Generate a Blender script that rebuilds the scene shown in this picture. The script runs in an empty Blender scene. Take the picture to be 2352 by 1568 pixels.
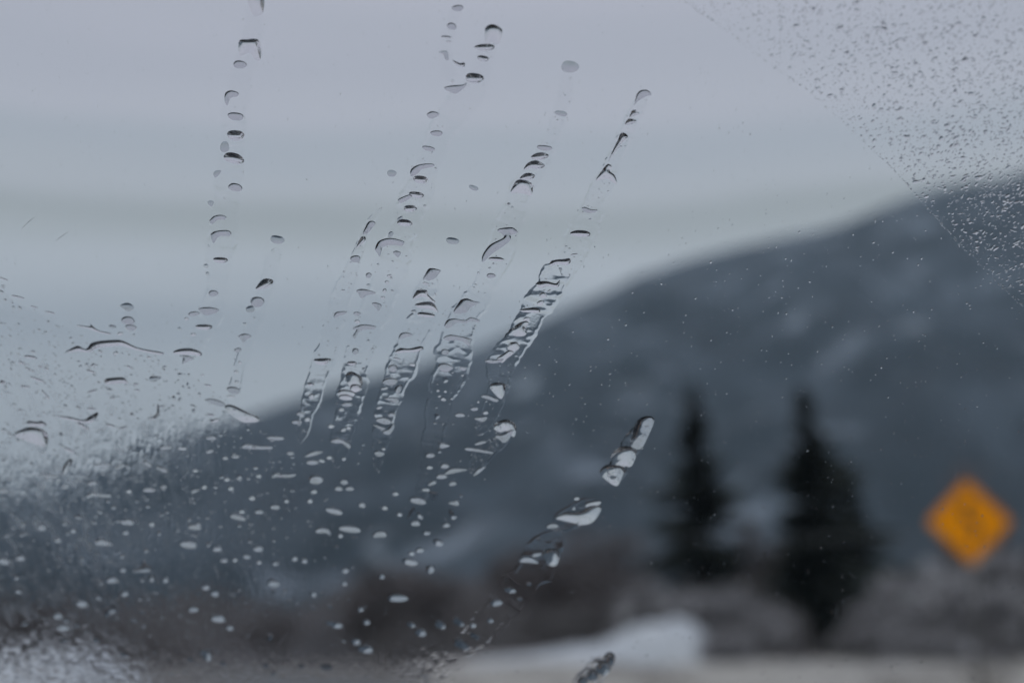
import bpy, bmesh, math, random
import numpy as np
from mathutils import Vector, Matrix, geometry
random.seed(11); rng = np.random.default_rng(11)
S = bpy.context.scene
COL = S.collection
R = math.radians

# ------------------------------------------------------------------ camera
PITCH = R(12.4)
LENS, SENSOR = 50.0, 36.0
FOCUS = 0.475
CAM = Vector((0, 0, 1.30))
cd = bpy.data.cameras.new('camera'); cam = bpy.data.objects.new('camera', cd); COL.objects.link(cam)
cd.lens, cd.sensor_width = LENS, SENSOR
cd.clip_start, cd.clip_end = 0.01, 40000
cam.location = CAM; cam.rotation_euler = (R(90) + PITCH, 0, 0)
cd.dof.use_dof = True; cd.dof.focus_distance = FOCUS; cd.dof.aperture_fstop = 5.7
S.camera = cam

# ------------------------------------------------------------------ sky and light
SUN_EL, SUN_AZ = R(34), R(200)      # behind the car, slightly left
w = bpy.data.worlds.new('World'); S.world = w; w.use_nodes = True
nt = w.node_tree; nt.nodes.clear()
def N(nt, t, **k):
    n = nt.nodes.new(t)
    for a, b in k.items(): setattr(n, a, b)
    return n
out = N(nt, 'ShaderNodeOutputWorld'); bg = N(nt, 'ShaderNodeBackground'); bg2 = N(nt, 'ShaderNodeBackground')
sky = N(nt, 'ShaderNodeTexSky', sky_type='NISHITA'); sky.sun_disc = False
sky.sun_elevation = SUN_EL; sky.sun_rotation = SUN_AZ
bg2.inputs['Strength'].default_value = 0.05
tc = N(nt, 'ShaderNodeTexCoord'); sep = N(nt, 'ShaderNodeSeparateXYZ')
asin = N(nt, 'ShaderNodeMath', operation='ARCSINE')
# cloud deck: colour by elevation, with long soft horizontal bands
mp = N(nt, 'ShaderNodeMapping'); mp.inputs['Scale'].default_value = (1.3, 1.3, 9.0)
noi = N(nt, 'ShaderNodeTexNoise'); noi.inputs['Scale'].default_value = 2.0; noi.inputs['Detail'].default_value = 2.5
noi.inputs['Roughness'].default_value = 0.45
madd = N(nt, 'ShaderNodeMath', operation='MULTIPLY_ADD'); madd.inputs[1].default_value = 1 / R(90)
nsub = N(nt, 'ShaderNodeMath', operation='MULTIPLY_ADD'); nsub.inputs[1].default_value = 0.05; nsub.inputs[2].default_value = -0.025
ramp = N(nt, 'ShaderNodeValToRGB'); ramp.color_ramp.interpolation = 'EASE'
def lin(c): return tuple(((v / 255 + .055) / 1.055) ** 2.4 if v > 10 else v / 255 / 12.92 for v in c) + (1,)
stops = [(0.0, (143, 147, 154)), (6, (151, 156, 163)), (10, (158, 163, 169)), (12.2, (148, 154, 162)), (14.6, (167, 172, 179)), (16.0, (158, 163, 167)),
         (17.0, (150, 155, 158)), (18.2, (165, 169, 176)), (20.2, (160, 165, 174)), (21.6, (169, 171, 181)), (23.5, (165, 167, 178)), (27, (173, 173, 185)), (40, (167, 168, 182)), (90, (161, 164, 180))]
els = ramp.color_ramp.elements
for i, (e, c) in enumerate(stops):
    el = els[i] if i < 2 else els.new(e / 90)
    if i < 2: el.position = e / 90
for i, (e, c) in enumerate(stops):
    els[i].position = e / 90; els[i].color = lin(c)
L = nt.links.new
L(tc.outputs['Generated'], sep.inputs[0]); L(sep.outputs['Z'], asin.inputs[0])
L(tc.outputs['Generated'], mp.inputs[0]); L(mp.outputs[0], noi.inputs['Vector'])
L(noi.outputs[0], nsub.inputs[0]); L(asin.outputs[0], madd.inputs[0]); L(nsub.outputs[0], madd.inputs[2])
L(madd.outputs[0], ramp.inputs[0])
L(ramp.outputs[0], bg.inputs['Color']); bg.inputs['Strength'].default_value = 1.34
L(sky.outputs[0], bg2.inputs['Color'])
ad = N(nt, 'ShaderNodeMixShader'); ad.inputs[0].default_value = 0.06
L(bg.outputs[0], ad.inputs[1]); L(bg2.outputs[0], ad.inputs[2]); L(ad.outputs[0], out.inputs['Surface'])

sl = bpy.data.lights.new('sun', 'SUN'); sl.energy = 0.9; sl.angle = R(25); sl.color = (1, .97, .93)
so = bpy.data.objects.new('sun', sl); COL.objects.link(so)
so.rotation_euler = (R(90) - SUN_EL, 0, math.pi - SUN_AZ)

S.view_settings.view_transform = 'Standard'; S.view_settings.look = 'None'
S.view_settings.exposure = 0; S.view_settings.gamma = 1; S.view_settings.use_curve_mapping = False
cy = S.cycles
cy.use_denoising = True; cy.use_adaptive_sampling = True; cy.adaptive_threshold = 0.01
cy.max_bounces = 20; cy.transmission_bounces = 20; cy.transparent_max_bounces = 16
cy.glossy_bounces = 4; cy.diffuse_bounces = 2; cy.volume_bounces = 3
cy.caustics_reflective = False; cy.caustics_refractive = False

# ------------------------------------------------------------------ helpers
def tag(o, label=None, cat=None, group=None, kind=None):
    if label: o['label'] = label
    if cat: o['category'] = cat
    if group: o['group'] = group
    if kind: o['kind'] = kind
    return o
def newobj(name, me, parent=None, loc=None):
    o = bpy.data.objects.new(name, me); COL.objects.link(o)
    if parent: o.parent = parent
    if loc: o.location = loc
    return o
def npmesh(name, v, f, mat=None, smooth=True):
    """v (n,3) array; f list of faces or (m,3|4) array"""
    me = bpy.data.meshes.new(name)
    v = np.asarray(v, dtype=np.float32)
    if isinstance(f, np.ndarray):
        k = f.shape[1]
        me.vertices.add(len(v)); me.vertices.foreach_set('co', v.ravel())
        me.loops.add(f.size); me.loops.foreach_set('vertex_index', f.astype(np.int32).ravel())
        me.polygons.add(len(f)); me.polygons.foreach_set('loop_start', np.arange(0, f.size, k, dtype=np.int32))
        me.polygons.foreach_set('loop_total', np.full(len(f), k, dtype=np.int32))
        me.update(calc_edges=True)
    else:
        me.from_pydata(v.tolist(), [], f)
    me.polygons.foreach_set('use_smooth', np.full(len(me.polygons), smooth))
    if mat: me.materials.append(mat)
    me.update()
    return me
def mat(name, col, rough=.8, noise=None, metallic=0, spec=None, bump=0):
    """noise = list of (scale, colour2, lo, hi): layered procedural colour variation in object space"""
    m = bpy.data.materials.new(name); m.use_nodes = True
    t = m.node_tree; b = t.nodes['Principled BSDF']
    b.inputs['Roughness'].default_value = rough; b.inputs['Metallic'].default_value = metallic
    if spec is not None: b.inputs['Specular IOR Level'].default_value = spec
    b.inputs['Base Color'].default_value = (*col, 1)
    last = None
    tcn = t.nodes.new('ShaderNodeTexCoord')
    for (sc, c2, lo, hi) in noise or []:
        n = t.nodes.new('ShaderNodeTexNoise'); n.inputs['Scale'].default_value = sc; n.inputs['Detail'].default_value = 5
        t.links.new(tcn.outputs['Object'], n.inputs['Vector'])
        mr = t.nodes.new('ShaderNodeMapRange'); mr.inputs['From Min'].default_value = lo; mr.inputs['From Max'].default_value = hi
        t.links.new(n.outputs[0], mr.inputs[0])
        mx = t.nodes.new('ShaderNodeMix'); mx.data_type = 'RGBA'
        t.links.new(mr.outputs[0], mx.inputs[0])
        if last: t.links.new(last, mx.inputs[6])
        else: mx.inputs[6].default_value = (*col, 1)
        mx.inputs[7].default_value = (*c2, 1)
        last = mx.outputs[2]
        if bump:
            bp = t.nodes.new('ShaderNodeBump'); bp.inputs['Strength'].default_value = bump
            t.links.new(n.outputs[0], bp.inputs['Height']); t.links.new(bp.outputs[0], b.inputs['Normal'])
    if last: t.links.new(last, b.inputs['Base Color'])
    return m
def glassmat(name, col, ior, rough=0):
    m = bpy.data.materials.new(name); m.use_nodes = True; t = m.node_tree; t.nodes.clear()
    o = t.nodes.new('ShaderNodeOutputMaterial'); g = t.nodes.new('ShaderNodeBsdfGlass')
    g.inputs['Color'].default_value = (*col, 1); g.inputs['IOR'].default_value = ior; g.inputs['Roughness'].default_value = rough
    t.links.new(g.outputs[0], o.inputs['Surface'])
    return m

# smooth value noise on numpy coordinates
class VN:
    def __init__(s, seed): s.g = np.random.default_rng(seed).random((128, 128))
    def __call__(s, x, y):
        x = np.asarray(x, float); y = np.asarray(y, float)
        xi = np.floor(x).astype(int); yi = np.floor(y).astype(int); fx = x - xi; fy = y - yi
        fx = fx ** 3 * (fx * (fx * 6 - 15) + 10); fy = fy ** 3 * (fy * (fy * 6 - 15) + 10)
        g = s.g; a = g[xi % 128, yi % 128]; b = g[(xi + 1) % 128, yi % 128]; c = g[xi % 128, (yi + 1) % 128]; d = g[(xi + 1) % 128, (yi + 1) % 128]
        return (a * (1 - fx) + b * fx) * (1 - fy) + (c * (1 - fx) + d * fx) * fy - .5
vn = [VN(i) for i in range(8)]
def fbm(x, y, o=4, k=0):
    r = 0; a = 1
    for i in range(o):
        r = r + a * vn[(i + k) % 8](x * 2 ** i + 17 * i, y * 2 ** i + 31 * i); a *= .5
    return r

# photo pixel (2352 x 1568 view) -> camera ray -> things in the world
K = SENSOR / LENS / 2352
cP, sP = math.cos(PITCH), math.sin(PITCH)
def ray(px, py):
    x = (px - 1176) * K; y = (784 - py) * K
    return Vector((x, cP - y * sP, sP + y * cP))        # forward component 1 along the view axis
def at(px, py, Y):
    d = ray(px, py); return CAM + d * (Y / d.y)

# ------------------------------------------------------------------ the windscreen plane
# in the camera frame (right, up, forward): forward = D0 + A*right + B*up
D0, PA, PB = 0.50, -0.12, -0.62
def camv(r, u, f): return Vector((r, f * cP - u * sP, f * sP + u * cP))
nrm = camv(-PA, -PB, 1.0).normalized()                  # outward normal: forward and up
O0 = CAM + camv(0, 0, D0)                               # a point of the OUTER face
AU = nrm.cross(Vector((0, 0, 1))); AU.negate(); AU = AU.normalized()
if AU.x < 0: AU.negate()
AV = nrm.cross(AU).normalized()
if AV.z < 0: AV.negate()
if AU.cross(AV).dot(nrm) < 0: FLIP = -1
else: FLIP = 1
GT = 0.005
def BASIS(p):
    m = Matrix((AU, AV, nrm)).transposed().to_4x4(); m.translation = p; return m
def pane(px, py):
    """pixel -> (u, v) on the outer glass face, bending the ray through the 5 mm pane"""
    d = ray(px, py).normalized()
    t = ((O0 - nrm * GT) - CAM).dot(nrm) / d.dot(nrm)
    p = CAM + d * t
    c = d.dot(nrm); s = (d - nrm * c) / 1.5
    dd = (s + nrm * math.sqrt(1 - s.length_squared))
    p = p + dd * (GT / dd.dot(nrm)) - O0
    return p.dot(AU), p.dot(AV)
def onpane(u, v, h=0): return O0 + AU * u + AV * v + nrm * h

# ------------------------------------------------------------------ setting: ground, road, mountain
M_ground = mat('snowy_verge', (.17, .16, .145), .9, [(.05, (.34, .34, .34), .55, .70), (.6, (.10, .09, .08), .55, .75)])
M_road = mat('wet_asphalt', (.055, .055, .058), .35, [(.4, (.09, .09, .092), .4, .7)], bump=.15)
def sheet(name, pts, z, m):
    me = npmesh(name, [(x, y, z) for x, y in pts], [list(range(len(pts)))], m, False)
    return tag(newobj(name, me), kind='structure')
sheet('ground', [(-5500, -1500), (5500, -1500), (5500, 5000), (-5500, 5000)], 0, M_ground)
def strip(name, pts, hw, z, m):
    v = []
    for i, p in enumerate(pts):
        a = Vector(pts[max(i - 1, 0)]); b = Vector(pts[min(i + 1, len(pts) - 1)]); t = (b - a).normalized(); n = Vector((-t.y, t.x))
        v += [(p[0] + n.x * hw, p[1] + n.y * hw, z), (p[0] - n.x * hw, p[1] - n.y * hw, z)]
    f = [[2 * i + 1, 2 * i + 3, 2 * i + 2, 2 * i] for i in range(len(pts) - 1)]
    return newobj(name, npmesh(name, v, f, m, False))
ctr = [(-.2, -60), (-.2, 0), (-1, 30), (-6, 60), (-18, 95), (-40, 130), (-80, 165)]
tag(strip('road', ctr, 4.0, .006, M_road), kind='structure')
M_line = mat('road_paint', (.6, .6, .58), .6, [(6, (.3, .3, .3), .5, .7)])
tag(strip('road_edge_line', [(x + 3.6, y) for x, y in ctr], .07, .012, M_line), kind='structure')
tag(strip('road_centre_line', [(x + 1.4, y) for x, y in ctr], .07, .012, mat('yellow_paint', (.55, .36, .05), .6)), kind='structure')

# mountain: ridge line read off the photo, real terrain 0.9 .. 2.6 km away
RIDGE = [(-900, 1150), (-300, 1130), (0, 1105), (200, 1068), (400, 1005), (560, 950), (640, 925), (700, 908), (800, 880), (880, 862), (960, 838), (1030, 815), (1100, 785),
         (1180, 755), (1250, 728), (1320, 695), (1400, 660), (1480, 622), (1560, 596), (1640, 572), (1740, 553), (1850, 530), (1950, 503), (2040, 470), (2120, 440), (2220, 415), (2352, 395), (2600, 340), (3000, 330), (3600, 420)]
def mountain(name, ridge, ynear, yfar, m, nx=340, ny=90, rough=1.0, seed=0):
    rx = np.array([r[0] for r in ridge], float); ry = np.array([r[1] for r in ridge], float)
    X = np.linspace(rx[0], rx[-1], nx)
    v = np.zeros((ny, nx, 3))
    Yp = np.interp(X, rx, ry)
    Yp = np.convolve(np.pad(Yp, 4, 'edge'), np.ones(9) / 9, 'valid')
    for j in range(ny):
        s = j / (ny - 1)
        for i in range(nx):
            d = ray(X[i], Yp[i]); az = d.x / d.y
            if s <= .8:
                q = s / .8; Y = ynear + (yfar - ynear) * q
                zr = CAM.z + d.z / d.y * yfar
                prof = q ** 1.15
            else:
                q = (s - .8) / .2; Y = yfar + (yfar * .35) * q; zr = CAM.z + d.z / d.y * yfar; prof = (1 - q) ** .8
            v[j, i] = (az * Y, Y, zr * prof)
    g = v[..., 0] / (yfar * .06); h = v[..., 1] / (yfar * .09)
    amp = yfar * .022 * rough
    s = np.linspace(0, 1, ny)[:, None]
    env = np.clip(s / .15, 0, 1) * (.12 + .88 * np.clip(np.abs(s - .8) / .25, 0, 1))
    v[..., 2] += amp * env * fbm(g, h, 5, seed) * 1.6
    v[..., 2] = np.maximum(v[..., 2], -3)
    idx = np.arange(ny * nx).reshape(ny, nx)
    f = np.stack([idx[:-1, :-1], idx[:-1, 1:], idx[1:, 1:], idx[1:, :-1]], -1).reshape(-1, 4)
    o = newobj(name, npmesh(name, v.reshape(-1, 3), f, m))
    return tag(o, kind='structure')
M_mtn = mat('forest_mountain', (.024, .037, .048), .95, [(.0045, (.058, .080, .100), .44, .62), (.0085, (.26, .31, .36), .56, .73), (.013, (.30, .35, .39), .64, .74), (.02, (.014, .022, .028), .5, .75)])
mountain('mountain', RIDGE, 900, 2600, M_mtn)
M_hill = mat('bare_wood_hill', (.080, .076, .077), .95, [(.03, (.058, .056, .058), .45, .65), (.012, (.16, .16, .17), .60, .8)])
mountain('wooded_hill', [(-600, 1400), (-100, 1385), (120, 1375), (260, 1400), (420, 1440), (560, 1425), (720, 1395), (820, 1330), (900, 1300), (1040, 1325), (1170, 1330), (1260, 1290), (1340, 1260), (1420, 1300), (1520, 1340),
                     (1700, 1400), (1900, 1430), (2200, 1420), (2700, 1400)], 190, 330, M_hill, 200, 40, 1.4, 3)

# snow bank
def mound(name, cx, cy, lx, ly, hz, m, rot=0, seed=0, n=56, prof=None, box=False):
    v = []; X = np.linspace(-1, 1, n); 
    gx, gy = np.meshgrid(X, X)
    r = np.sqrt(gx ** 2 + gy ** 2)
    h = np.clip(1 - r ** 2.2, 0, 1)
    if box: h = np.clip(1 - np.abs(gy) ** 2.5, 0, 1)
    if prof is not None: h = h * np.interp(gx, [p[0] for p in prof], [p[1] for p in prof])
    h = h * (1 + .35 * fbm(gx * 3 + seed, gy * 3 - seed, 5)) * hz - .02
    c, s = math.cos(rot), math.sin(rot)
    v = np.stack([gx * lx * c - gy * ly * s, gx * lx * s + gy * ly * c, h], -1).reshape(-1, 3)
    idx = np.arange(n * n).reshape(n, n)
    f = np.stack([idx[:-1, :-1], idx[:-1, 1:], idx[1:, 1:], idx[1:, :-1]], -1).reshape(-1, 4)
    return newobj(name, npmesh(name, v, f, m), loc=(cx, cy, 0))
M_snow = mat('snow', (.60, .645, .68), .7, [(.45, (.46, .50, .53), .45, .68)], bump=.3)
M_dsnow = mat('dirty_snow', (.42, .41, .39), .8, [(.8, (.60, .60, .60), .5, .7), (3, (.20, .19, .17), .6, .8)], bump=.3)
p = at(1372, 1500, 70)
tag(mound('snow_bank', p.x, 70, 6.0, 4, 2.75, M_snow, 0, 1, prof=[(-1, .30), (-.8, .40), (-.4, .50), (0, .66), (.3, .86), (.5, .97), (.68, 1.0), (.8, .93), (.9, .7), (.97, .3), (1, 0)], box=True),
    'tall white heap of clean ploughed snow, left of the bottom of the first conifer', 'snow bank')
p = at(1330, 1540, 95)
tag(mound('snow_bank', p.x, 96, 12, 5, 1.35, M_dsnow, 0, 5), 'low grey bank of dirty snow stretching left from the tall white heap', 'snow bank')
p = at(60, 1540, 60)
tag(mound('snow_bank', p.x, 62, 4.6, 4, 1.35, M_snow, .1, 9), 'pale snow bank at the bottom left behind the wettest glass', 'snow bank')
p = at(2150, 1540, 90)
tag(mound('gravel_bank', p.x - 2, 96, 30, 6, 1.0, mat('wet_gravel', (.56, .54, .49), .9, [(.9, (.70, .69, .66), .5, .7)]), 0, 12),
    'long low beige gravel shoulder along the bottom right under the frosted brush', 'gravel bank')

p = at(1980, 1540, 46)
tag(mound('gravel_bank', p.x, 47, 13.5, 2.2, .98, mat('pale_gravel', (.40, .39, .36), .9, [(.35, (.17, .16, .14), .52, .66), (5, (.52, .51, .48), .5, .7)]), 0, 15, prof=[(-1, .75), (-.8, .95), (-.3, 1), (.3, .98), (1, .9)], box=True),
    'nearer beige gravel bank along the bottom edge in front of the snow heap', 'gravel bank')

# ------------------------------------------------------------------ trees
M_bark = mat('bark', (.06, .045, .035), .9, [(3, (.10, .085, .07), .5, .7)])
M_needle = mat('needles', (.030, .040, .037), .9, [(.5, (.060, .075, .070), .48, .65)], spec=.2)
M_frost = mat('frosted_twigs', (.25, .25, .26), .9, [(.45, (.62, .63, .65), .52, .62), (.6, (.07, .066, .066), .52, .62)])
M_brush = mat('dull_brush', (.13, .125, .125), .9, [(.3, (.24, .24, .25), .5, .7)])
M_twig = mat('bare_twigs', (.11, .102, .104), .9, [(.3, (.12, .10, .10), .5, .7)])
def tube(pts, rad, k=6):
    v = []; f = []
    for i, (p, r) in enumerate(zip(pts, rad)):
        p = Vector(p); t = (Vector(pts[min(i + 1, len(pts) - 1)]) - Vector(pts[max(i - 1, 0)])).normalized()
        a = t.orthogonal().normalized(); b = t.cross(a)
        for q in range(k):
            an = 2 * math.pi * q / k; v.append(tuple(p + (a * math.cos(an) + b * math.sin(an)) * r))
    for i in range(len(pts) - 1):
        for q in range(k):
            f.append([i * k + q, i * k + (q + 1) % k, (i + 1) * k + (q + 1) % k, (i + 1) * k + q])
    return v, f
def joinvf(parts):
    V, F = [], []
    for v, f in parts:
        o = len(V); V += list(v); F += [[i + o for i in q] for q in f]
    return V, F
def conifer(loc, H, Wd, seed, label, kq=1.7, skew=0):
    rd = random.Random(seed)
    root = newobj('conifer', None, loc=loc); tag(root, label, 'tree', 'conifers in front of the mountain')
    v, f = tube([(0, 0, 0), (.1, 0, H * .4), (0, .05, H * .75), (0, 0, H)], [H * .016, H * .011, H * .006, .02])
    newobj('trunk', npmesh('trunk', v, f, M_bark), root)
    V, F, B = [], [], []
    z = H * .10
    while z < H * .985:
        q = 1 - z / H
        Lb = Wd * min(q * kq, .85 + q * .15) * rd.uniform(.42, 1.3) + .12
        lop = rd.uniform(0, 6.283)
        for k in range(rd.randint(9, 13)):
            a = rd.uniform(0, 6.283); L_ = Lb * rd.uniform(.5, 1.2) * (1 + .22 * math.cos(a - lop)) * (1 + skew * math.cos(a))
            dr = rd.uniform(.15, .4)
            base = Vector((0, 0, z)); dirh = Vector((math.cos(a), math.sin(a), 0)); side = Vector((-dirh.y, dirh.x, 0))
            B.append(tube([base, base + dirh * L_ * .6 + Vector((0, 0, -dr * L_ * .3)), base + dirh * L_ + Vector((0, 0, -dr * L_ * .45))], [.05, .03, .01], 3))
            for m_ in range(9):                         # sprays of needles along the bough
                s = .15 + .85 * m_ / 8
                c = base + dirh * L_ * s + Vector((0, 0, -dr * L_ * .5 * s))
                ww = L_ * .36 * (1.2 - s) + .2
                for sg in (-1, 1):
                    e = c + side * sg * ww * rd.uniform(.6, 1.2) + dirh * ww * .5 + Vector((0, 0, -ww * rd.uniform(.2, .7)))
                    o = len(V); t = dirh * (.12 + .1 * L_ * (1 - s) + .08)
                    V += [tuple(c - t), tuple(c + t), tuple(e + t * .3), tuple(e - t * .5 + Vector((0, 0, -.12)))]
                    F.append([o, o + 1, o + 2, o + 3])
        z += H * .019 * rd.uniform(.6, 1.6)
    newobj('crown', npmesh('crown', V, F, M_needle, False), root)
    bv, bf = joinvf(B); tag(newobj('boughs', npmesh('boughs', bv, bf, M_bark), root), kind='stuff')
def leafless(name, loc, H, Wd, seed, m, label, cat, group, dens=1.0, flat=.9):
    """bare or frosted tree / brush: trunk, limbs and a crown of many thin twig blades"""
    rd = random.Random(seed)
    root = newobj(name, None, loc=loc); tag(root, label, cat, group)
    limbs = []; tips = []
    nl = 9
    v0 = tube([(0, 0, 0), (.05 * H * .3, 0, H * .28), (0, 0, H * .5)], [H * .018, H * .013, H * .008])
    limbs.append(v0)
    for k in range(nl):
        a = 6.283 * k / nl + rd.uniform(-.4, .4); zz = H * rd.uniform(.05, .4)
        r = Wd * rd.uniform(.5, 1.0); top = H * rd.uniform(.6, 1.0) * (1 - .3 * (r / Wd) ** 2)
        pts = [(0, 0, zz), (math.cos(a) * r * .45, math.sin(a) * r * .45, zz + (top - zz) * .5), (math.cos(a) * r, math.sin(a) * r, top)]
        limbs.append(tube(pts, [H * .008, H * .005, .01], 4)); tips.append(pts)
    v, f = joinvf(limbs); newobj('trunk', npmesh('trunk', v, f, M_bark), root)
    n = int(1100 * dens); V = np.zeros((n * 4, 3)); 
    lobes = [(rd.uniform(-.65, .65) * Wd, rd.uniform(-.65, .65) * Wd, H * rd.uniform(.3, .8), rd.uniform(.28, .5)) for _ in range(11)]
    for i in range(n):
        lx, ly, lz, lr = rd.choice(lobes)
        u = Vector((rd.gauss(0, 1), rd.gauss(0, 1), rd.gauss(0, 1))).normalized() * (rd.random() ** .45)
        c = Vector((lx + u.x * lr * Wd, ly + u.y * lr * Wd, lz + u.z * lr * H * .5))
        if c.z < 0.05: c.z = rd.uniform(.05, H * .3)
        d = Vector((rd.gauss(0, 1), rd.gauss(0, 1), rd.gauss(0, 1) + .8)).normalized() * rd.uniform(.04, .10) * H
        s = d.orthogonal().normalized() * rd.uniform(.006, .016) * H
        V[4 * i:4 * i + 4] = [c - s, c + s, c + d + s * .3, c + d - s * .3]
    F = np.arange(n * 4).reshape(n, 4)
    newobj('crown', npmesh('crown', V, F, m, False), root)

def ground_at(px, Y): q = at(px, 1500, Y); return (q.x, Y, 0)
def hgt(py, Y): return at(1176, py, Y).z
conifer(ground_at(1606, 112), hgt(872, 112), 3.1, 1, 'dark conifer standing alone, left one of the pair, behind the white snow heap', 2.5)
conifer(ground_at(1866, 104), hgt(872, 104), 4.3, 2, 'dark conifer with the broad ragged skirt, nearer the orange sign', 1.7, .42)
conifer(ground_at(1975, 118), hgt(1060, 118), 3.0, 3, 'shorter dark conifer crowding the right side of the broad one')
conifer(ground_at(1690, 130), hgt(1240, 130), 2.6, 7, 'small dark conifer half hidden low between the two tall ones')
fro = 'frosted brush behind the right shoulder'
for i, (px, Y, top, wd, lab) in enumerate([
    (2090, 88, 1275, 4.2, 'broad pale frosted bush below and left of the orange sign'),
    (1668, 63, 1445, 1.5, 'small low frosted bush in front of the right end of the snow heap'),
    (2205, 99, 1262, 2.4, 'taller ragged frosted bush just behind the two under the sign'),
    (2260, 92, 1330, 3.2, 'pale frosted bush directly under the orange sign'),
    (2000, 84, 1370, 3.2, 'low frosted bush under the broad conifer'),
    (2350, 96, 1250, 4.5, 'tall greyish frosted bush at the right edge of the photo'),
    (1760, 98, 1400, 3.0, 'low grey frosted bush between the snow heap and the broad conifer'),
    (1560, 87, 1350, 2.6, 'frosted bush between the snow heap and the foot of the lone conifer'),
    (1715, 86, 1335, 2.8, 'upright frosted bush filling the gap under the two tall conifers'),
    (1650, 90, 1335, 3.2, 'low frosted bush in front of the foot of the lone conifer'),
    (1480, 104, 1305, 3.0, 'tall thin frosted bush left of the lone conifer above the snow heap'),
    (2130, 80, 1430, 3.2, 'lowest bright frosted bush in front of the brush on the right')]):
    leafless('frosted_bush', ground_at(px, Y), hgt(top, Y), wd, 20 + i, M_frost, lab, 'bush', fro, 2.4)
for i, (px, Y, top, wd, lab) in enumerate([
    (1120, 110, 1415, 5.5, 'low dull brush behind the lower end of the curved trail'), (1270, 108, 1380, 5.0, 'dull brush left of the white snow heap'),
    (1400, 106, 1370, 4.5, 'dull brush directly behind the white snow heap'), (930, 115, 1420, 5.5, 'low dull brush behind the bottom scatter of drops'),
    (1800, 92, 1385, 3.5, 'dull brush at the foot of the broad conifer')]):
    leafless('dull_bush', ground_at(px, Y), hgt(top, Y), wd, 80 + i, M_brush, lab, 'bush', 'dull brush along the roadside', 1.6)
brn = 'bare brown trees beyond the road'
for i, (px, Y, top, wd, lab) in enumerate([
    (1330, 125, 1185, 7.0, 'tallest bare brown tree left of the lone conifer'),
    (1180, 135, 1260, 6.5, 'bare brown tree behind the curved water trail at the lower centre'),
    (1450, 128, 1300, 5.0, 'bare brown tree just left of the lone conifer'),
    (1030, 140, 1310, 6.0, 'bare brown tree left of the lower water trail'),
    (880, 138, 1270, 6.0, 'bare brown tree behind the scattered drops at lower centre left'),
    (640, 150, 1400, 7.0, 'low bare tree behind the wet glass at the lower left'),
    (330, 150, 1420, 8.0, 'low bare tree above the left snow bank'),
    (120, 140, 1350, 7.0, 'dark bare tree at the far lower left behind the wet glass'),
    (1790, 112, 1190, 3.2, 'bare brown tree filling the gap between the two tall conifers'),
    (2240, 125, 1010, 4.0, 'thin bare tree rising behind the orange sign'),
    (2345, 110, 1180, 3.2, 'bare dark tree at the right edge beside the orange sign')]):
    leafless('bare_tree', ground_at(px, Y), hgt(top, Y), wd, 50 + i, M_twig, lab, 'tree', brn, 2.2 if i != 9 else 1.0)

# ------------------------------------------------------------------ warning sign
SY = 18.0
sc = at(2226, 1198, SY)
root = newobj('warning_sign', None, loc=(sc.x, SY, 0)); tag(root, 'orange diamond warning sign with a dark winding arrow on a steel post', 'road sign')
M_or = mat('orange_sheeting', (.96, .34, .0), .6, [(14, (.90, .30, .0), .45, .7)], spec=.15)
M_blk = mat('sign_black', (.03, .028, .02), .6)
M_steel = mat('galvanised_steel', (.14, .14, .14), .5, [(20, (.09, .09, .09), .4, .7)], metallic=.6)
def rounded_diamond(h, r, n=6):
    pts = []
    for k in range(4):
        a0 = math.pi / 2 * k; c = Vector((math.cos(a0), math.sin(a0))) * (h - r * 1.4142)
        for j in range(n + 1):
            a = a0 - math.pi / 4 + (math.pi / 2) * j / n
            pts.append((c.x + r * math.cos(a), c.y + r * math.sin(a)))
    return pts
def plate(name, outl, y0, y1, zc, m, parent):
    n = len(outl)
    v = [(x, y0, zc + z) for x, z in outl] + [(x, y1, zc + z) for x, z in outl]
    f = [list(range(n)), list(range(2 * n - 1, n - 1, -1))] + [[i, i + n, (i + 1) % n + n, (i + 1) % n] for i in range(n)]
    me = npmesh(name, v, f, m, False)
    bm = bmesh.new(); bm.from_mesh(me); bmesh.ops.recalc_face_normals(bm, faces=bm.faces); bm.to_mesh(me); bm.free()
    return newobj(name, me, parent)
HD = 0.545
pn = plate('panel', rounded_diamond(HD, .06), -.003, .0, sc.z, M_or, root)
# border line
ob = rounded_diamond(HD - .03, .05); ib = rounded_diamond(HD - .048, .045); n = len(ob)
v = [(x, -.0045, sc.z + z) for x, z in ob] + [(x, -.0045, sc.z + z) for x, z in ib]
newobj('border', npmesh('border', v, [[i, (i + 1) % n, (i + 1) % n + n, i + n] for i in range(n)], M_blk, False), pn)
# winding arrow
cl = [(.04, -.27), (.04, -.17), (.10, -.10), (.10, -.03), (-.06, .06), (-.06, .13), (-.02, .19)]
hw = .034
V = []
for i, p in enumerate(cl):
    a = Vector(cl[max(i - 1, 0)]); b = Vector(cl[min(i + 1, len(cl) - 1)]); t = (b - a).normalized(); nn = Vector((-t.y, t.x))
    V += [(p[0] + nn.x * hw, -.0045, sc.z + p[1] + nn.y * hw), (p[0] - nn.x * hw, -.0045, sc.z + p[1] - nn.y * hw)]
F = [[2 * i, 2 * i + 2, 2 * i + 3, 2 * i + 1] for i in range(len(cl) - 1)]
o = len(V); V += [(-.10, -.0045, sc.z + .19), (.07, -.0045, sc.z + .17), (.01, -.0045, sc.z + .30)]; F.append([o, o + 1, o + 2])
newobj('arrow', npmesh('arrow', V, F, M_blk, False), pn)
v, f = tube([(0, .03, 0), (0, .03, 1), (0, .03, sc.z + .45)], [.028, .028, .028], 8)
newobj('post', npmesh('post', v, f, M_steel), root)
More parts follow.
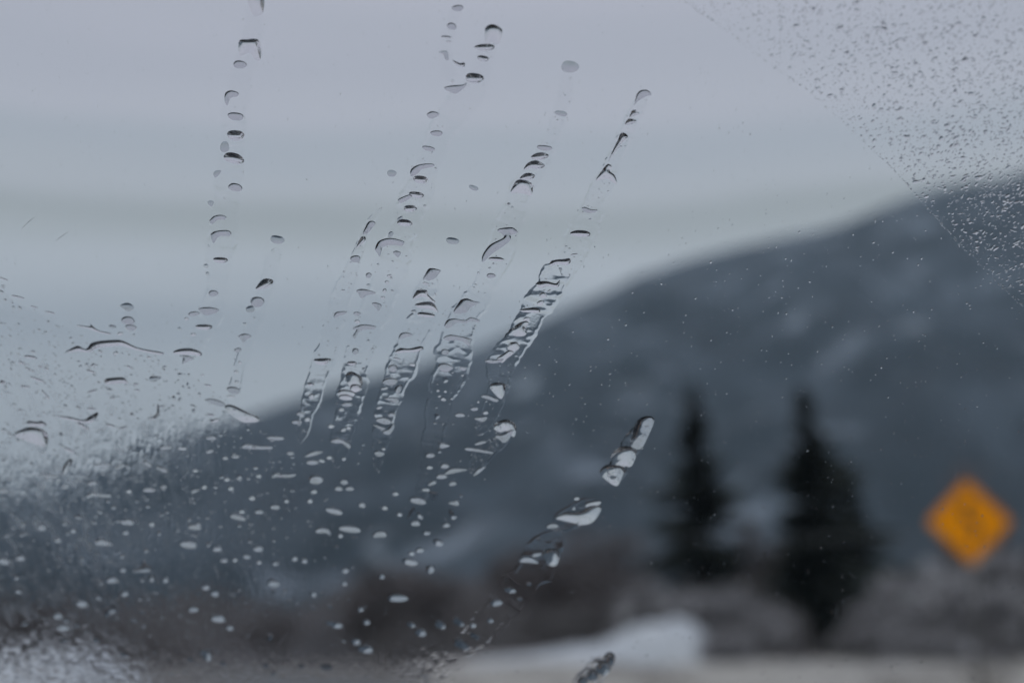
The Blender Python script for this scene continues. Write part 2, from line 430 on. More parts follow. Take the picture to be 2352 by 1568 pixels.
for dz in (-.3, .25):
    v, f = tube([(0, -.012, sc.z + dz), (0, .05, sc.z + dz)], [.012, .012], 8); f.append(list(range(7, -1, -1)))
    newobj('bolt', npmesh('bolt', v, f, M_steel), root)

# utility cable crossing in front of the conifers
pts = []
for i in range(25):
    q = at(-300 + i * 130, 1213, 60); t = i / 24 * 2 - 1
    pts.append((q.x, 60 + i * .3, q.z - .35 * (1 - t * t) + .3))
v, f = tube(pts, [.022] * 25, 6)
cb = newobj('overhead_cable', npmesh('overhead_cable', v, f, mat('cable_sheath', (.20, .21, .22), .6, [(2, (.28, .29, .30), .5, .7)])))
tag(cb, 'thin grey overhead cable crossing in front of the dark conifers', 'cable')
for i, x in enumerate((pts[0], pts[-1])):
    v, f = tube([(0, 0, 0), (0, 0, x[2] + 1.2)], [.16, .11], 10)
    po = newobj('utility_pole', npmesh('utility_pole', v, f, M_bark), loc=(x[0], x[1] + .2, 0))
    tag(po, ['weathered utility pole holding the left end of the overhead cable', 'weathered utility pole holding the right end of the overhead cable'][i], 'pole', 'utility poles of the overhead cable')

# ------------------------------------------------------------------ the car around the camera
M_glass = glassmat('windscreen_glass', (.985, .995, .995), 1.5)
M_dash = mat('dashboard_black', (.018, .018, .019), .7, [(60, (.028, .028, .03), .45, .7)], bump=.1)
M_paint = mat('car_paint', (.035, .045, .055), .25, [(90, (.04, .05, .06), .5, .7)])
M_liner = mat('headliner', (.10, .10, .10), .95, [(50, (.13, .13, .13), .45, .7)])
M_rub = mat('black_rubber', (.015, .015, .015), .7, [(30, (.03, .03, .03), .5, .7)])
car = newobj('car', None, loc=(0, .2, 0)); tag(car, 'dark car seen from inside through its rain streaked windscreen', 'car')
def addcar(name, me):
    o = newobj(name, me); o.parent = car; o.matrix_parent_inverse = Matrix.Translation((0, -.2, 0)); return o
def slab(corners, t):
    """closed slab: four outer corners, thickness along -normal"""
    a = [Vector(c) for c in corners]; nn = (a[1] - a[0]).cross(a[3] - a[0]).normalized()
    v = [tuple(c) for c in a] + [tuple(c - nn * t) for c in a]
    return v, [[0, 1, 2, 3], [7, 6, 5, 4], [0, 4, 5, 1], [1, 5, 6, 2], [2, 6, 7, 3], [3, 7, 4, 0]]
U0, U1, V0, V1 = -.68, .72, -.46, .36
sgn = 1 if AU.cross(AV).dot(nrm) > 0 else -1
cor = [onpane(U0, V0), onpane(U1, V0), onpane(U1, V1), onpane(U0, V1)]
v, f = slab(cor if sgn > 0 else cor[::-1], GT)
me = npmesh('windscreen', v, f, M_glass, False)
ws = addcar('windscreen', me)
def quadpart(name, cs, t, m):
    v, f = slab(cs, t); me = npmesh(name, v, f, m, False)
    bm = bmesh.new(); bm.from_mesh(me)
    bmesh.ops.recalc_face_normals(bm, faces=bm.faces)
    bmesh.ops.bevel(bm, geom=bm.edges[:], offset=min(t * .3, .01), segments=2, affect='EDGES')
    bm.to_mesh(me); bm.free(); return addcar(name, me)
bl, br, tr, tl = cor
quadpart('roof', [tl + Vector((0, 0, .012)), tr + Vector((0, 0, .012)), Vector((tr.x, -1.6, tr.z + .05)), Vector((tl.x, -1.6, tl.z + .05))], .05, M_liner)
quadpart('dashboard', [Vector((bl.x, bl.y - .02, bl.z - .03)), Vector((br.x, br.y - .02, br.z - .03)), Vector((br.x, .05, br.z - .05)), Vector((bl.x, .05, bl.z - .05))], .08, M_dash)
quadpart('cowl', [bl + Vector((0, .01, -.012)), br + Vector((0, .01, -.012)), br + Vector((0, .14, -.05)), bl + Vector((0, .14, -.05))], .02, M_rub)
quadpart('bonnet', [bl + Vector((0, .155, -.045)), br + Vector((0, .155, -.045)), br + Vector((-.05, 1.15, -.22)), bl + Vector((.05, 1.15, -.22))], .03, M_paint)
for s_, (b_, t_) in ((-1, (bl, tl)), (1, (br, tr))):
    dx = Vector((s_ * .09, 0, 0)); e = Vector((s_ * .006, 0, 0))
    cs = [b_ + e, b_ + dx, t_ + dx, t_ + e]
    quadpart('pillar', cs, .05, M_paint)
    quadpart('door_panel', [Vector((b_.x + s_ * .1, b_.y, b_.z)), Vector((b_.x + s_ * .1, b_.y, b_.z - .75)), Vector((b_.x + s_ * .1, -1.2, b_.z - .75)), Vector((b_.x + s_ * .1, -1.2, b_.z))], .05, M_dash)

# ------------------------------------------------------------------ water on the outside of the glass
M_water = glassmat('water', (.965, .965, .965), 1.333)
M_grey_water = glassmat('grey_water', (.845, .85, .86), 1.333)  # grey-tinted water for the rimmed and the plain grey drops
M_film = glassmat('water_film', (.998, .998, .999), 1.23)
H_FIELD, H_TRACK, H_DROP, H_FINE = .00003, .00025, .00052, .00026

def smooth_loop(P, step):
    P = [Vector(p) for p in P]; n = len(P); out = []
    for i in range(n):
        a, b, c, d = P[i - 1], P[i], P[(i + 1) % n], P[(i + 2) % n]
        k = max(2, int((c - b).length / step))
        for j in range(k):
            t = j / k
            out.append(.5 * ((2 * b) + (c - a) * t + (2 * a - 5 * b + 4 * c - d) * t * t + (3 * b - a - 3 * c + d) * t ** 3))
    return out
def resample(P, step):
    P = np.array([(p[0], p[1]) for p in P]); Q = np.vstack([P, P[:1]])
    seg = np.hypot(*(Q[1:] - Q[:-1]).T); s = np.concatenate([[0], np.cumsum(seg)])
    n = max(10, int(s[-1] / step)); t = np.linspace(0, s[-1], n, endpoint=False)
    return np.stack([np.interp(t, s, Q[:, 0]), np.interp(t, s, Q[:, 1])], 1)
def inside(P, pts):
    x, y = pts[:, 0], pts[:, 1]; r = np.zeros(len(pts), bool)
    n = len(P)
    for i in range(n):
        x1, y1 = P[i]; x2, y2 = P[(i + 1) % n]
        if y1 == y2: continue
        c = ((y1 > y) != (y2 > y)) & (x < (x2 - x1) * (y - y1) / (y2 - y1) + x1)
        r ^= c
    return r
# slopes (top edge, bottom edge) of each kind of drop: wind holds the water against its upper rim
KIND = {'L': (.80, 2.4), 'G': (1.7, .58), 'F': (.30, .27), 'A': (1.35, .80), 'B': (1.2, .80)}
def drop_mesh(outline_px, kind, rs):
    """closed water drop: flat base on the glass, bulging cap whose edge slope depends on which way the edge faces"""
    uv = [pane(x, y) for x, y in outline_px]
    cx = sum(p[0] for p in uv) / len(uv); cyv = sum(p[1] for p in uv) / len(uv)
    uv = [(p[0] - cx, p[1] - cyv) for p in uv]
    sl_ = smooth_loop(uv, .00008)
    per = sum(math.dist(sl_[i], sl_[i - 1]) for i in range(len(sl_)))
    A_ = .5 * sum(sl_[i - 1][0] * sl_[i][1] - sl_[i][0] * sl_[i - 1][1] for i in range(len(sl_)))
    if A_ < 0: sl_ = sl_[::-1]; A_ = -A_
    g = min(.00024, max(.00009, math.sqrt(A_) / 13))
    P = resample(sl_, g * .8)
    D = resample(sl_, g * .3)
    nx = np.roll(D, -1, 0) - np.roll(D, 1, 0); ln = np.hypot(nx[:, 0], nx[:, 1]) + 1e-12; ds = ln / 2
    ny_out = -nx[:, 0] / ln                     # outward normal's v component (ccw loop)
    st, sb = KIND[kind]
    f = .5 + .5 * np.clip(ny_out * 1.25, -1, 1); f = f * f * (3 - 2 * f)
    slope = sb + (st - sb) * f
    slope *= rs.uniform(.88, 1.12)
    wgt = slope ** -3
    lo, hi = P.min(0), P.max(0)
    gx, gy = np.meshgrid(np.arange(lo[0], hi[0], g), np.arange(lo[1], hi[1], g * .866))
    gx[1::2] += g / 2
    G = np.stack([gx.ravel(), gy.ravel()], 1)
    G = G[inside(P, G)]
    if len(G):
        d2 = ((G[:, None, :] - D[None]) ** 2).sum(-1); G = G[d2.min(1) > (g * .62) ** 2]
    vin = [Vector(p) for p in P] + [Vector(p) for p in G]
    n = len(P)
    r = geometry.delaunay_2d_cdt(vin, [(i, (i + 1) % n) for i in range(n)], [], 1, 1e-7)
    vo = np.array([(v.x, v.y) for v in r[0]]); fo = [list(q) for q in r[2]]
    d2 = ((vo[:, None, :] - D[None]) ** 2).sum(-1)
    dm = np.sqrt(d2.min(1))
    r2 = np.maximum(d2, (g * .25) ** 2)
    h = ((wgt * ds / r2 ** 2).sum(1) / 1.5708) ** (-1 / 3)
    h[dm < g * .3] = 0
    V = [(a, b, c) for (a, b), c in zip(vo, h)]
    for q in fo:
        a, b, c = vo[q[0]], vo[q[1]], vo[q[2]]
        if (b[0] - a[0]) * (c[1] - a[1]) - (b[1] - a[1]) * (c[0] - a[0]) < 0: q.reverse()
    o = len(V); V += [(p[0], p[1], 0) for p in P]
    fo.append(list(range(o + n - 1, o - 1, -1)))
    me = npmesh('water_drop', V, fo, M_grey_water if kind in 'GF' else M_water)
    me.polygons[len(me.polygons) - 1].use_smooth = False
    return me, cx, cyv, A_

REG = {'F': (0, 0, 1.0629), 'R1': (400, 0, .2979), 'R2': (800, 0, .3827), 'R3': (0, 600, .2979), 'R4': (600, 600, .3401), 'R5': (0, 1067, .3827), 'R6': (800, 1067, .3827),
       'S1': (780, 420, .2126), 'S2': (1150, 420, .2126), 'S3': (1000, 700, .2126), 'S4': (700, 850, .2126), 'S5': (350, 350, .1703), 'S6': (1000, 1300, .234)}
def conv(reg, x, y):
    ox, oy, s = REG[reg]; return (ox + x * s) / 1.0629, (oy + y * s) / 1.0629
# each track: description, then per-region lists. ellipse = (x, y, w, h, tilt, kind); outline = (kind, x1, y1, x2, y2, ...)
E = 'A'
TRACKS = [
('the leftmost long water trail', [
 ('R1', [('A', 690,-15, 810,-15, 812,95, 785,130, 740,90, 705,40), ('A', 612,345, 680,328, 765,330, 790,400, 788,450, 745,495, 700,440, 620,415), (620,535,115,62,8,'G'), ('G', 500,770, 545,747, 605,765, 600,795, 545,810, 515,870, 495,830),
   (585,960,140,62,6,'G'), (585,1135,150,120,4,'A'), (570,1325,170,130,12,'A'), (645,165,22,24,0,'F'), (580,885,18,16,0,'F'), (495,1210,75,90,0,'F')]),
 ('S5', [('F', 1005,420, 1060,395, 1110,405, 1060,480, 1020,498, 1000,470), (1312,640,205,112,14,'G'), ('F', 912,850, 955,826, 1005,850, 985,905, 955,912), ('G', 955,1100, 1010,1050, 1110,1035, 1185,1065, 1160,1100, 1060,1110, 980,1165, 940,1130),
   ('G', 970,1300, 1040,1265, 1200,1255, 1255,1300, 1220,1340, 1080,1345, 1000,1440, 960,1340), (930,1480,35,45,0,'F')]),
 ('R3', [(1805,135,115,75,4,'A'), (1685,172,45,35,0,'F'), (1697,235,35,30,0,'F'), (1745,395,80,48,0,'G'), ('G', 1625,520, 1700,508, 1785,525, 1775,550, 1690,575, 1640,548), (1585,563,95,38,-10,'G'), (1525,605,36,28,0,'G'),
   (1467,685,30,25,0,'F'), (1668,682,130,70,2,'A'), (1580,733,50,25,0,'G'), ('A', 1415,875, 1470,850, 1560,845, 1640,875, 1642,905, 1560,898, 1440,893), ('G', 1465,905, 1530,905, 1585,930, 1540,950, 1490,975, 1495,930)])]),
('the short water trail below the lone oval drop on the left', [
 ('S5', [(1915,1390,195,125,8,'F')]),
 ('R3', [('A', 2145,285, 2200,275, 2238,295, 2200,345, 2140,362, 2090,360), (2105,465,120,80,2,'G'), (2048,525,75,55,-15,'F'), ('G', 1950,745, 2000,725, 2058,745, 2020,775, 1990,800, 1970,770), (1945,860,60,36,-8,'G'), (2080,597,18,16,0,'F'),
   (2003,645,30,22,0,'F'), (1963,963,30,25,0,'G'), (1932,1040,34,28,0,'G'), (1937,1122,34,28,0,'G'), (1910,1190,105,62,15,'G'), (1890,1240,70,22,0,'G')])]),
('the tiny trail above the wet left edge', [
 ('R3', [('F', 978,495, 1035,472, 1080,490, 1095,520, 1045,543, 1005,520), (1045,618,112,66,5,'G'), (1070,675,100,42,8,'G'), (918,668,65,28,5,'F'), (982,727,45,30,0,'G'), (1095,738,25,22,0,'F')])]),
('the wet patch along the left edge', [
 ('R3', [('A', 525,885, 590,840, 640,825, 700,850, 760,795, 930,775, 1010,785, 1130,840, 1330,880, 1300,897, 1120,862, 1000,826, 930,828, 800,842, 720,876, 620,870), ('A', 630,655, 730,665, 735,645, 800,695, 905,722, 880,732, 780,708, 720,684, 640,668),
   (140,428,105,24,12,'A'), (275,510,60,18,15,'A'), (405,555,92,20,12,'A'), (20,278,90,18,18,'A'), (245,922,110,34,10,'A'), (172,968,50,28,20,'A'), (325,1000,36,22,10,'A'), (375,1015,36,28,10,'A'), (230,1018,70,20,20,'A'),
   (945,887,45,24,5,'G'), (1220,922,40,18,0,'G'), (755,985,40,24,-30,'A'), (745,1040,80,24,18,'A'), (1055,1003,50,24,25,'A'), ('A', 855,1110, 880,1090, 1010,1085, 1045,1140, 1010,1130, 870,1140), ('F', 1218,1095, 1240,1073, 1320,1085, 1280,1110, 1240,1117),
   (1472,1062,48,30,0,'F'), (1655,1066,30,18,0,'G'), (1700,1152,60,22,10,'A'), (1110,1142,40,24,0,'A'), (1120,1190,50,20,15,'A'), (750,1200,90,24,-20,'A'), (888,1185,40,26,0,'F'), (205,1163,80,26,5,'A'), (305,1105,140,28,20,'A'),
   (370,1230,110,24,50,'A'), (15,1130,50,42,0,'A'), (745,1345,70,28,0,'A'), ('A', 440,1395, 560,1405, 680,1430, 730,1400, 800,1370, 770,1435, 700,1458, 560,1430), (680,1490,112,40,30,'A'), (900,1480,70,30,15,'A'), (1000,1500,80,24,-20,'A'),
   ('A', 220,1440, 300,1445, 340,1440, 380,1475, 300,1485, 230,1475), ('A', 115,1555, 180,1505, 250,1490, 350,1515, 390,1565, 370,1600, 260,1575), ('G', 1675,1270, 1740,1258, 1830,1290, 1835,1320, 1760,1310),
   ('A', 1840,1320, 1900,1310, 2010,1360, 2110,1410, 2115,1445, 1990,1405, 1880,1352), ('A', 1290,1290, 1302,1380, 1262,1428, 1200,1412, 1250,1405, 1280,1370), (1725,1395,60,28,0,'A'), (1760,1435,80,24,-15,'A'), (1473,1260,30,22,0,'F'), (1310,1325,70,20,-10,'A')])]),
('the small upper trail of drops at top centre', [
 ('R2', [(828,57,70,42,2,'G'), (790,173,62,44,8,'G'), (755,245,70,24,5,'A'), (770,272,30,18,0,'G'), ('F', 705,335, 760,330, 770,385, 750,385, 735,352), ('A', 795,388, 840,407, 872,405, 870,432, 845,432, 810,414), (795,523,26,24,0,'F'),
   ('G', 740,565, 790,550, 860,545, 885,530, 880,555, 820,600, 775,590)])]),
('the long central water trail', [
 ('R2', [('A', 1000,210, 1015,172, 1055,160, 1105,185, 1112,225, 1090,250, 1040,240, 1010,262), (1000,318,125,68,0,'A'), (990,385,80,50,10,'A'), (935,518,122,92,6,'A'), ('G', 630,735, 665,714, 708,728, 700,745, 655,762), (693,855,75,38,4,'G'),
   (642,952,80,32,12,'G'), ('G', 530,1085, 580,1055, 660,1048, 678,1065, 600,1085, 570,1115, 530,1130), (590,1162,98,72,6,'A'), ('G', 450,1275, 520,1245, 535,1262, 500,1285, 465,1300), (565,1258,90,64,10,'A'), (525,1345,88,62,2,'A'), (490,1437,98,66,3,'A'),
   (460,1400,42,26,-35,'F'), (400,1500,42,30,-45,'F')]),
 ('S1', [('G', 635,890, 680,800, 810,765, 960,800, 970,825, 940,855, 830,845, 730,870, 710,920, 690,975, 660,940), ('G', 840,930, 880,912, 932,935, 900,985, 860,955)]),
 ('R4', [(880,217,44,36,0,'G'), (1030,222,34,24,0,'G'), (1012,268,32,26,0,'G'), (995,328,26,34,0,'G'), (983,378,34,20,0,'G'), (948,140,22,18,0,'F'), (878,287,28,18,0,'F'), ('G', 793,325, 840,315, 920,335, 925,350, 870,360, 828,382, 805,350),
   ('G', 903,420, 930,412, 973,428, 968,450, 950,473, 930,450), (797,492,50,28,0,'G'), (798,550,40,26,0,'G'), ('G', 765,598, 830,570, 925,580, 920,602, 840,608, 800,640, 780,672, 768,650, 790,610), (785,762,48,44,0,'G'), (878,687,24,18,0,'F'),
   (760,855,72,44,0,'A'), (845,890,26,24,0,'F'), ('A', 715,935, 750,905, 800,925, 835,955, 820,985, 740,970), (785,1020,88,44,0,'A'), (720,1058,130,40,8,'A'), (715,1088,100,32,5,'A'), (725,1143,76,32,0,'G'), (685,1180,36,26,0,'G'),
   (610,1300,46,28,5,'G'), (700,1325,40,26,-15,'G'), (735,1312,36,22,0,'G'), ('G', 605,1405, 650,1385, 700,1400, 750,1430, 738,1460, 690,1424, 640,1422)])]),
('the narrow trail just left of the central one', [
 ('S1', [('G', 495,720, 550,590, 610,570, 640,600, 600,650, 560,700), ('A', 410,895, 470,760, 520,750, 520,800, 450,860)]),
 ('R4', [(785,99,72,52,0,'G'), ('G', 630,505, 650,480, 718,475, 715,492, 660,512, 635,524), ('A', 490,818, 600,812, 604,836, 560,858, 510,852), (465,1005,52,36,0,'A'), (470,1080,42,28,0,'A'), (390,1210,60,28,4,'G'), (365,1270,72,30,0,'G'), (440,1250,42,32,0,'G')])]),
('the short thick trail right of centre', [
 ('S1', [('G', 1185,1240, 1240,1130, 1290,1112, 1385,1135, 1380,1165, 1320,1230, 1250,1255, 1215,1240), (1215,1287,62,34,10,'G')]),
 ('S3', [('A', 30,150, 70,60, 120,42, 195,48, 215,100, 300,188, 250,180, 200,135, 140,120, 70,140), ('A', 60,212, 170,180, 270,195, 328,305, 290,285, 220,262, 110,250), (185,345,195,90,5,'A'), (45,290,60,36,0,'F'), (18,335,35,22,0,'F')]),
 ('R4', [('G', 1095,665, 1110,635, 1150,625, 1200,645, 1150,662, 1105,675), ('A', 1070,762, 1110,738, 1170,742, 1250,725, 1274,742, 1230,765, 1160,768, 1090,776)]),
 ('S4', [(1255,90,30,22,0,'G'), (1265,132,100,28,15,'A'), (1215,238,112,84,0,'G'), (1440,192,80,28,10,'A'), ('G', 1095,400, 1130,355, 1200,345, 1270,370, 1240,425, 1160,432), (1120,470,90,26,-10,'G'), ('G', 1240,500, 1250,450, 1320,430, 1300,510, 1265,530),
   ('G', 1110,580, 1180,570, 1280,580, 1272,645, 1180,612), (1060,690,70,28,-10,'G'), (1020,777,38,28,0,'G'), (1205,773,96,48,10,'G'), ('G', 1020,830, 1060,800, 1140,800, 1205,850, 1150,882, 1060,862), ('G', 975,880, 1040,890, 1130,925, 1100,945, 1040,920),
   ('G', 1100,960, 1160,930, 1200,880, 1238,870, 1225,930, 1180,995, 1120,990), (1110,1163,44,30,0,'G'), ('G', 1000,1205, 1040,1180, 1120,1210, 1100,1242, 1040,1247), (875,1115,28,26,0,'F'), (815,1327,28,24,0,'F')])]),
('the trail that starts at the lone grey oval top right of centre', [
 ('R2', [(1545,430,118,72,8,'F'), (1488,728,82,36,12,'F'), (1382,948,96,34,5,'G'), ('A', 1295,1008, 1330,982, 1380,978, 1410,1000, 1370,1022, 1330,1025), ('A', 1250,1088, 1275,1045, 1330,1028, 1384,1060, 1340,1085, 1290,1078),
   ('A', 1225,1148, 1250,1115, 1290,1108, 1322,1125, 1290,1152), ('A', 1165,1230, 1200,1160, 1250,1152, 1302,1178, 1300,1215, 1250,1240, 1200,1235), (1155,1306,22,18,0,'F')]),
 ('S1', [('G', 2040,685, 2075,655, 2210,645, 2272,690, 2265,712, 2200,735, 2190,790, 2110,860, 1990,940, 1880,1040, 1862,1010, 1880,940, 1960,840, 2110,760, 2080,710), (2030,1018,180,68,2,'A'), (1968,1198,105,54,2,'G'), (1823,1167,34,26,0,'G'), (1790,1300,26,18,0,'F'), (1773,1333,30,20,0,'F'), (2170,376,40,32,0,'F')]),
 ('S3', [('G', 500,295, 560,190, 600,150, 660,142, 730,170, 808,188, 760,210, 700,250, 650,300, 560,318), ('G', 395,455, 430,390, 510,372, 630,390, 700,358, 798,390, 790,415, 700,400, 640,425, 540,420, 490,460, 430,480),
   ('G', 385,600, 420,570, 480,560, 600,580, 710,610, 705,640, 680,690, 600,632, 500,622, 430,627), (405,755,92,66,0,'G'), ('G', 320,920, 370,885, 440,895, 500,940, 410,990, 340,960), ('G', 565,935, 600,920, 655,935, 635,970, 590,965),
   ('F', 385,1050, 430,1060, 442,1085, 410,1110, 385,1100), (323,1200,40,26,0,'G'), (408,1210,40,24,0,'G'), (385,1300,62,38,5,'G'), (340,1265,34,22,0,'G'), (483,1293,32,22,0,'G'), (605,1025,36,18,0,'G'), (575,1480,116,50,0,'G'),
   ('F', 285,1465, 350,1485, 310,1530, 285,1510), (305,1390,30,24,0,'F'), (750,460,26,26,0,'F'), (738,495,28,26,0,'F'), (722,530,20,20,0,'F'), (708,570,28,26,0,'F'), (610,1120,26,16,0,'F')])]),
('the long thick trail on the right', [
 ('R2', [('G', 1975,600, 2000,580, 2040,580, 2065,610, 2030,620, 1980,650, 1955,675, 1965,630), ('A', 1925,748, 1940,712, 1965,707, 1988,730, 1950,745, 1925,760), ('A', 1895,800, 1920,762, 1970,775, 1940,795),
   ('A', 1865,860, 1890,852, 1915,875, 1890,905, 1860,940, 1820,995, 1790,1035, 1820,960, 1850,900), ('A', 1765,1070, 1790,1050, 1812,1070, 1800,1095, 1832,1125, 1842,1180, 1780,1145, 1710,1158, 1740,1105),
   ('G', 1620,1335, 1640,1325, 1680,1340, 1722,1343, 1700,1360, 1650,1362), (1613,1505,128,64,4,'A')]),
 ('S2', [(1093,865,30,24,0,'F'), (1130,888,30,18,0,'F'), (1075,932,22,18,0,'F'), (1185,957,90,24,-10,'A'), ('A', 895,1062, 950,1020, 1070,1005, 1130,1000, 1144,1040, 1100,1075, 980,1065, 920,1085), ('F', 1005,1110, 1045,1115, 1035,1160, 1055,1190, 1035,1195, 1020,1150),
   ('A', 740,1290, 790,1262, 870,1260, 970,1285, 1015,1248, 1022,1270, 990,1330, 880,1318, 800,1340, 750,1310)]),
 ('S3', [(1530,105,84,70,0,'B'), (1600,57,52,22,-30,'A'), (1500,192,88,52,-20,'B'), ('A', 1260,272, 1330,255, 1440,245, 1497,270, 1480,305, 1400,305, 1300,298), (1345,372,82,36,0,'A'), ('B', 1190,470, 1270,415, 1340,400, 1368,430, 1330,480, 1342,545, 1300,575, 1200,570, 1160,510),
   (1190,680,144,84,0,'A'), ('A', 1000,832, 1080,770, 1140,735, 1197,765, 1120,790, 1060,835), ('G', 860,865, 900,840, 1000,845, 1080,835, 1040,872, 950,887), (785,1330,30,22,0,'G'), (742,1410,86,42,0,'G'), (870,1455,62,38,-10,'G'),
   ('G', 735,1515, 790,1500, 890,1500, 850,1555, 790,1545), ('A', 915,1150, 970,1110, 1050,1110, 1105,1140, 1060,1225, 980,1180), ('G', 815,1270, 850,1245, 920,1255, 1020,1305, 985,1330, 900,1300)])]),
('the stub of trail ending above the dark trees at centre', [
 ('R4', [('A', 1775,1310, 1800,1270, 1870,1250, 1937,1290, 1925,1335, 1870,1335, 1820,1305), ('G', 1785,1365, 1840,1355, 1890,1330, 1922,1330, 1865,1415, 1810,1390)]),
 ('S4', [('G', 2150,1110, 2210,1075, 2290,1070, 2280,1092, 2200,1117), ('G', 2040,1155, 2100,1145, 2350,1190, 2345,1217, 2180,1194, 2060,1178)])]),
('the curved trail at lower centre right', [
 ('F', [('G', 1450,1010, 1462,970, 1485,957, 1503,965, 1490,1000, 1472,1032, 1448,1028)]),
 ('R6', [('A', 1805,140, 1830,90, 1890,60, 1970,90, 1940,150, 1900,190, 1850,160), ('A', 1735,235, 1760,190, 1820,180, 1890,200, 1870,240, 1845,315, 1800,260), ('A', 1455,522, 1510,485, 1600,480, 1680,440, 1745,455, 1690,510, 1600,565, 1580,520), (1690,425,112,28,-10,'A'),
   (1585,395,40,22,0,'G'), (1567,458,26,18,0,'G'), (1432,570,80,32,0,'G'), (1345,655,32,20,0,'F'), ('A', 1370,750, 1400,715, 1480,730, 1465,775, 1430,790, 1395,770), (1330,752,72,26,-10,'G'), ('G', 1212,797, 1240,762, 1310,765, 1345,807, 1280,804),
   (1285,940,36,22,0,'F'), (1225,1035,34,22,0,'F'), (1163,980,82,30,10,'G'), (1075,1060,78,42,-10,'G'), (1035,1173,46,28,0,'G')])]),
('the stub of trail at the bottom edge', [
 ('S6', [('A', 2030,1290, 2090,1250, 2142,1290, 2120,1335, 2060,1335), (2020,1400,170,110,-30,'A'), (1900,1480,140,90,-20,'A'), (1800,1545,120,70,0,'A')])]),
('the lone ovals between the trails', [
 ('R2', [(407,1110,62,42,5,'F'), (930,1203,62,32,20,'F'), (795,1541,82,44,5,'F')])]),
('the scatter of drops over the dark mountain', [
 ('R6', [('G', 705,40, 740,42, 778,60, 720,75), (712,92,26,28,0,'F'), (652,120,60,30,0,'G'), (648,198,40,22,0,'G'), (745,188,56,32,0,'G'), ('G', 745,232, 790,200, 895,210, 820,230, 760,242), (725,255,72,30,3,'G'), ('G', 925,250, 950,210, 1010,188, 960,237),
   (665,297,60,26,-25,'G'), (625,340,50,20,5,'G'), ('F', 645,350, 700,360, 700,385, 680,420, 655,395), (795,300,52,28,0,'G'), (575,408,110,44,8,'G'), ('G', 765,425, 800,410, 835,405, 830,440), (848,378,26,20,0,'F'), ('F', 505,520, 525,475, 550,448, 555,485, 520,525),
   (585,507,50,28,40,'G'), (558,553,62,36,10,'G'), (755,565,50,30,0,'G'), (630,615,46,26,5,'G'), ('G', 775,470, 800,475, 800,500, 825,510, 805,530, 780,517), (703,677,64,42,20,'G'), (587,725,54,30,0,'G'), (532,746,40,24,10,'G'), (525,800,106,42,12,'G'),
   (652,845,60,52,0,'G'), (430,366,40,24,0,'G'), (362,456,38,24,10,'G'), (457,497,34,24,20,'G'), (217,437,50,34,10,'G'), (102,290,48,34,15,'G'), (68,332,52,28,0,'G'), (137,332,56,28,0,'G'), (140,590,146,42,5,'G'), ('G', 290,640, 292,615, 330,602, 372,612, 370,638, 320,642),
   (110,855,46,32,0,'G'), (105,938,40,28,0,'G'), (343,893,40,30,0,'G'), (445,1030,135,46,3,'G'), (208,1102,40,30,0,'G'), (245,1183,50,32,15,'G'), (178,1308,60,38,10,'G'), (240,1355,106,46,5,'G'), (530,1200,60,28,20,'G'), (590,1250,80,42,10,'G'),
   (715,1200,80,44,30,'G'), (830,1180,95,38,35,'G'), (850,1325,110,52,25,'G'), (925,1205,40,26,0,'G'), (935,1270,70,28,30,'G')]),
 ('R5', [('G', 1540,72, 1560,45, 1640,58, 1725,60, 1728,80, 1600,80), (1755,10,116,26,3,'G'), (1345,10,70,26,5,'G'), (1055,70,80,28,0,'G'), (1160,78,60,18,0,'G'), (1335,95,50,24,-10,'G'), (1500,127,54,24,0,'G'), (1435,138,34,18,0,'G'), (1850,107,48,26,5,'G'),
   ('G', 1940,130, 1990,93, 2060,95, 2010,120), (1990,165,76,30,0,'G'), (2050,155,40,18,15,'G'), (2098,135,36,22,0,'G'), (2192,143,26,20,0,'G'), ('G', 1730,262, 1750,230, 1810,238, 1890,238, 1850,262, 1780,258), (2012,275,96,54,5,'G'), (1525,262,36,36,0,'G'),
   (1445,275,36,22,0,'G'), (1648,252,34,22,0,'G'), (1243,218,36,20,0,'G'), (940,175,60,30,35,'G'), (1040,213,60,26,20,'G'), (650,183,110,30,0,'G'), (765,190,70,30,-20,'G'), ('G', 240,238, 340,243, 382,260, 300,268), (425,185,110,30,-60,'A'), (440,90,80,26,25,'A'),
   (585,298,62,30,0,'G'), (412,320,50,28,0,'G'), (15,348,70,30,8,'G'), ('G', 545,380, 580,353, 640,363, 705,368, 690,390, 600,382, 560,394), (820,350,36,24,0,'G'), (948,340,82,30,0,'G'), (1040,320,46,24,0,'G'), (1235,348,42,26,0,'G'), (1300,323,34,26,0,'G'),
   (1470,332,36,26,0,'G'), (1605,393,42,26,0,'G'), (1825,412,30,24,0,'G'), (1975,412,34,28,0,'G'), (2000,352,40,24,0,'G'), (1650,480,54,28,0,'G'), (1752,450,62,32,5,'G'), (1515,515,102,36,12,'G'), (1540,480,36,22,0,'G'), (1525,565,30,26,0,'F'), (720,452,34,22,0,'F'),
   (495,513,50,28,15,'F'), (810,545,90,38,3,'G'), (800,613,44,28,0,'G'), (965,560,36,26,0,'G'), (1240,578,86,36,6,'G'), (1010,615,30,26,40,'F'), (262,578,66,38,20,'G'), (410,555,32,24,0,'F'), (465,600,40,32,0,'G'), (145,560,34,24,0,'F'),
   ('G', 600,682, 630,650, 680,668, 720,690, 650,695), (365,662,42,30,0,'G'), (1200,688,116,46,5,'G'), (1325,688,30,28,0,'F'), (1383,717,60,34,0,'G'), (1645,715,66,40,5,'G'), (1570,765,54,30,12,'G'), (1425,790,52,26,0,'G'), (1497,788,30,22,0,'G'), (1650,802,30,24,0,'G'),
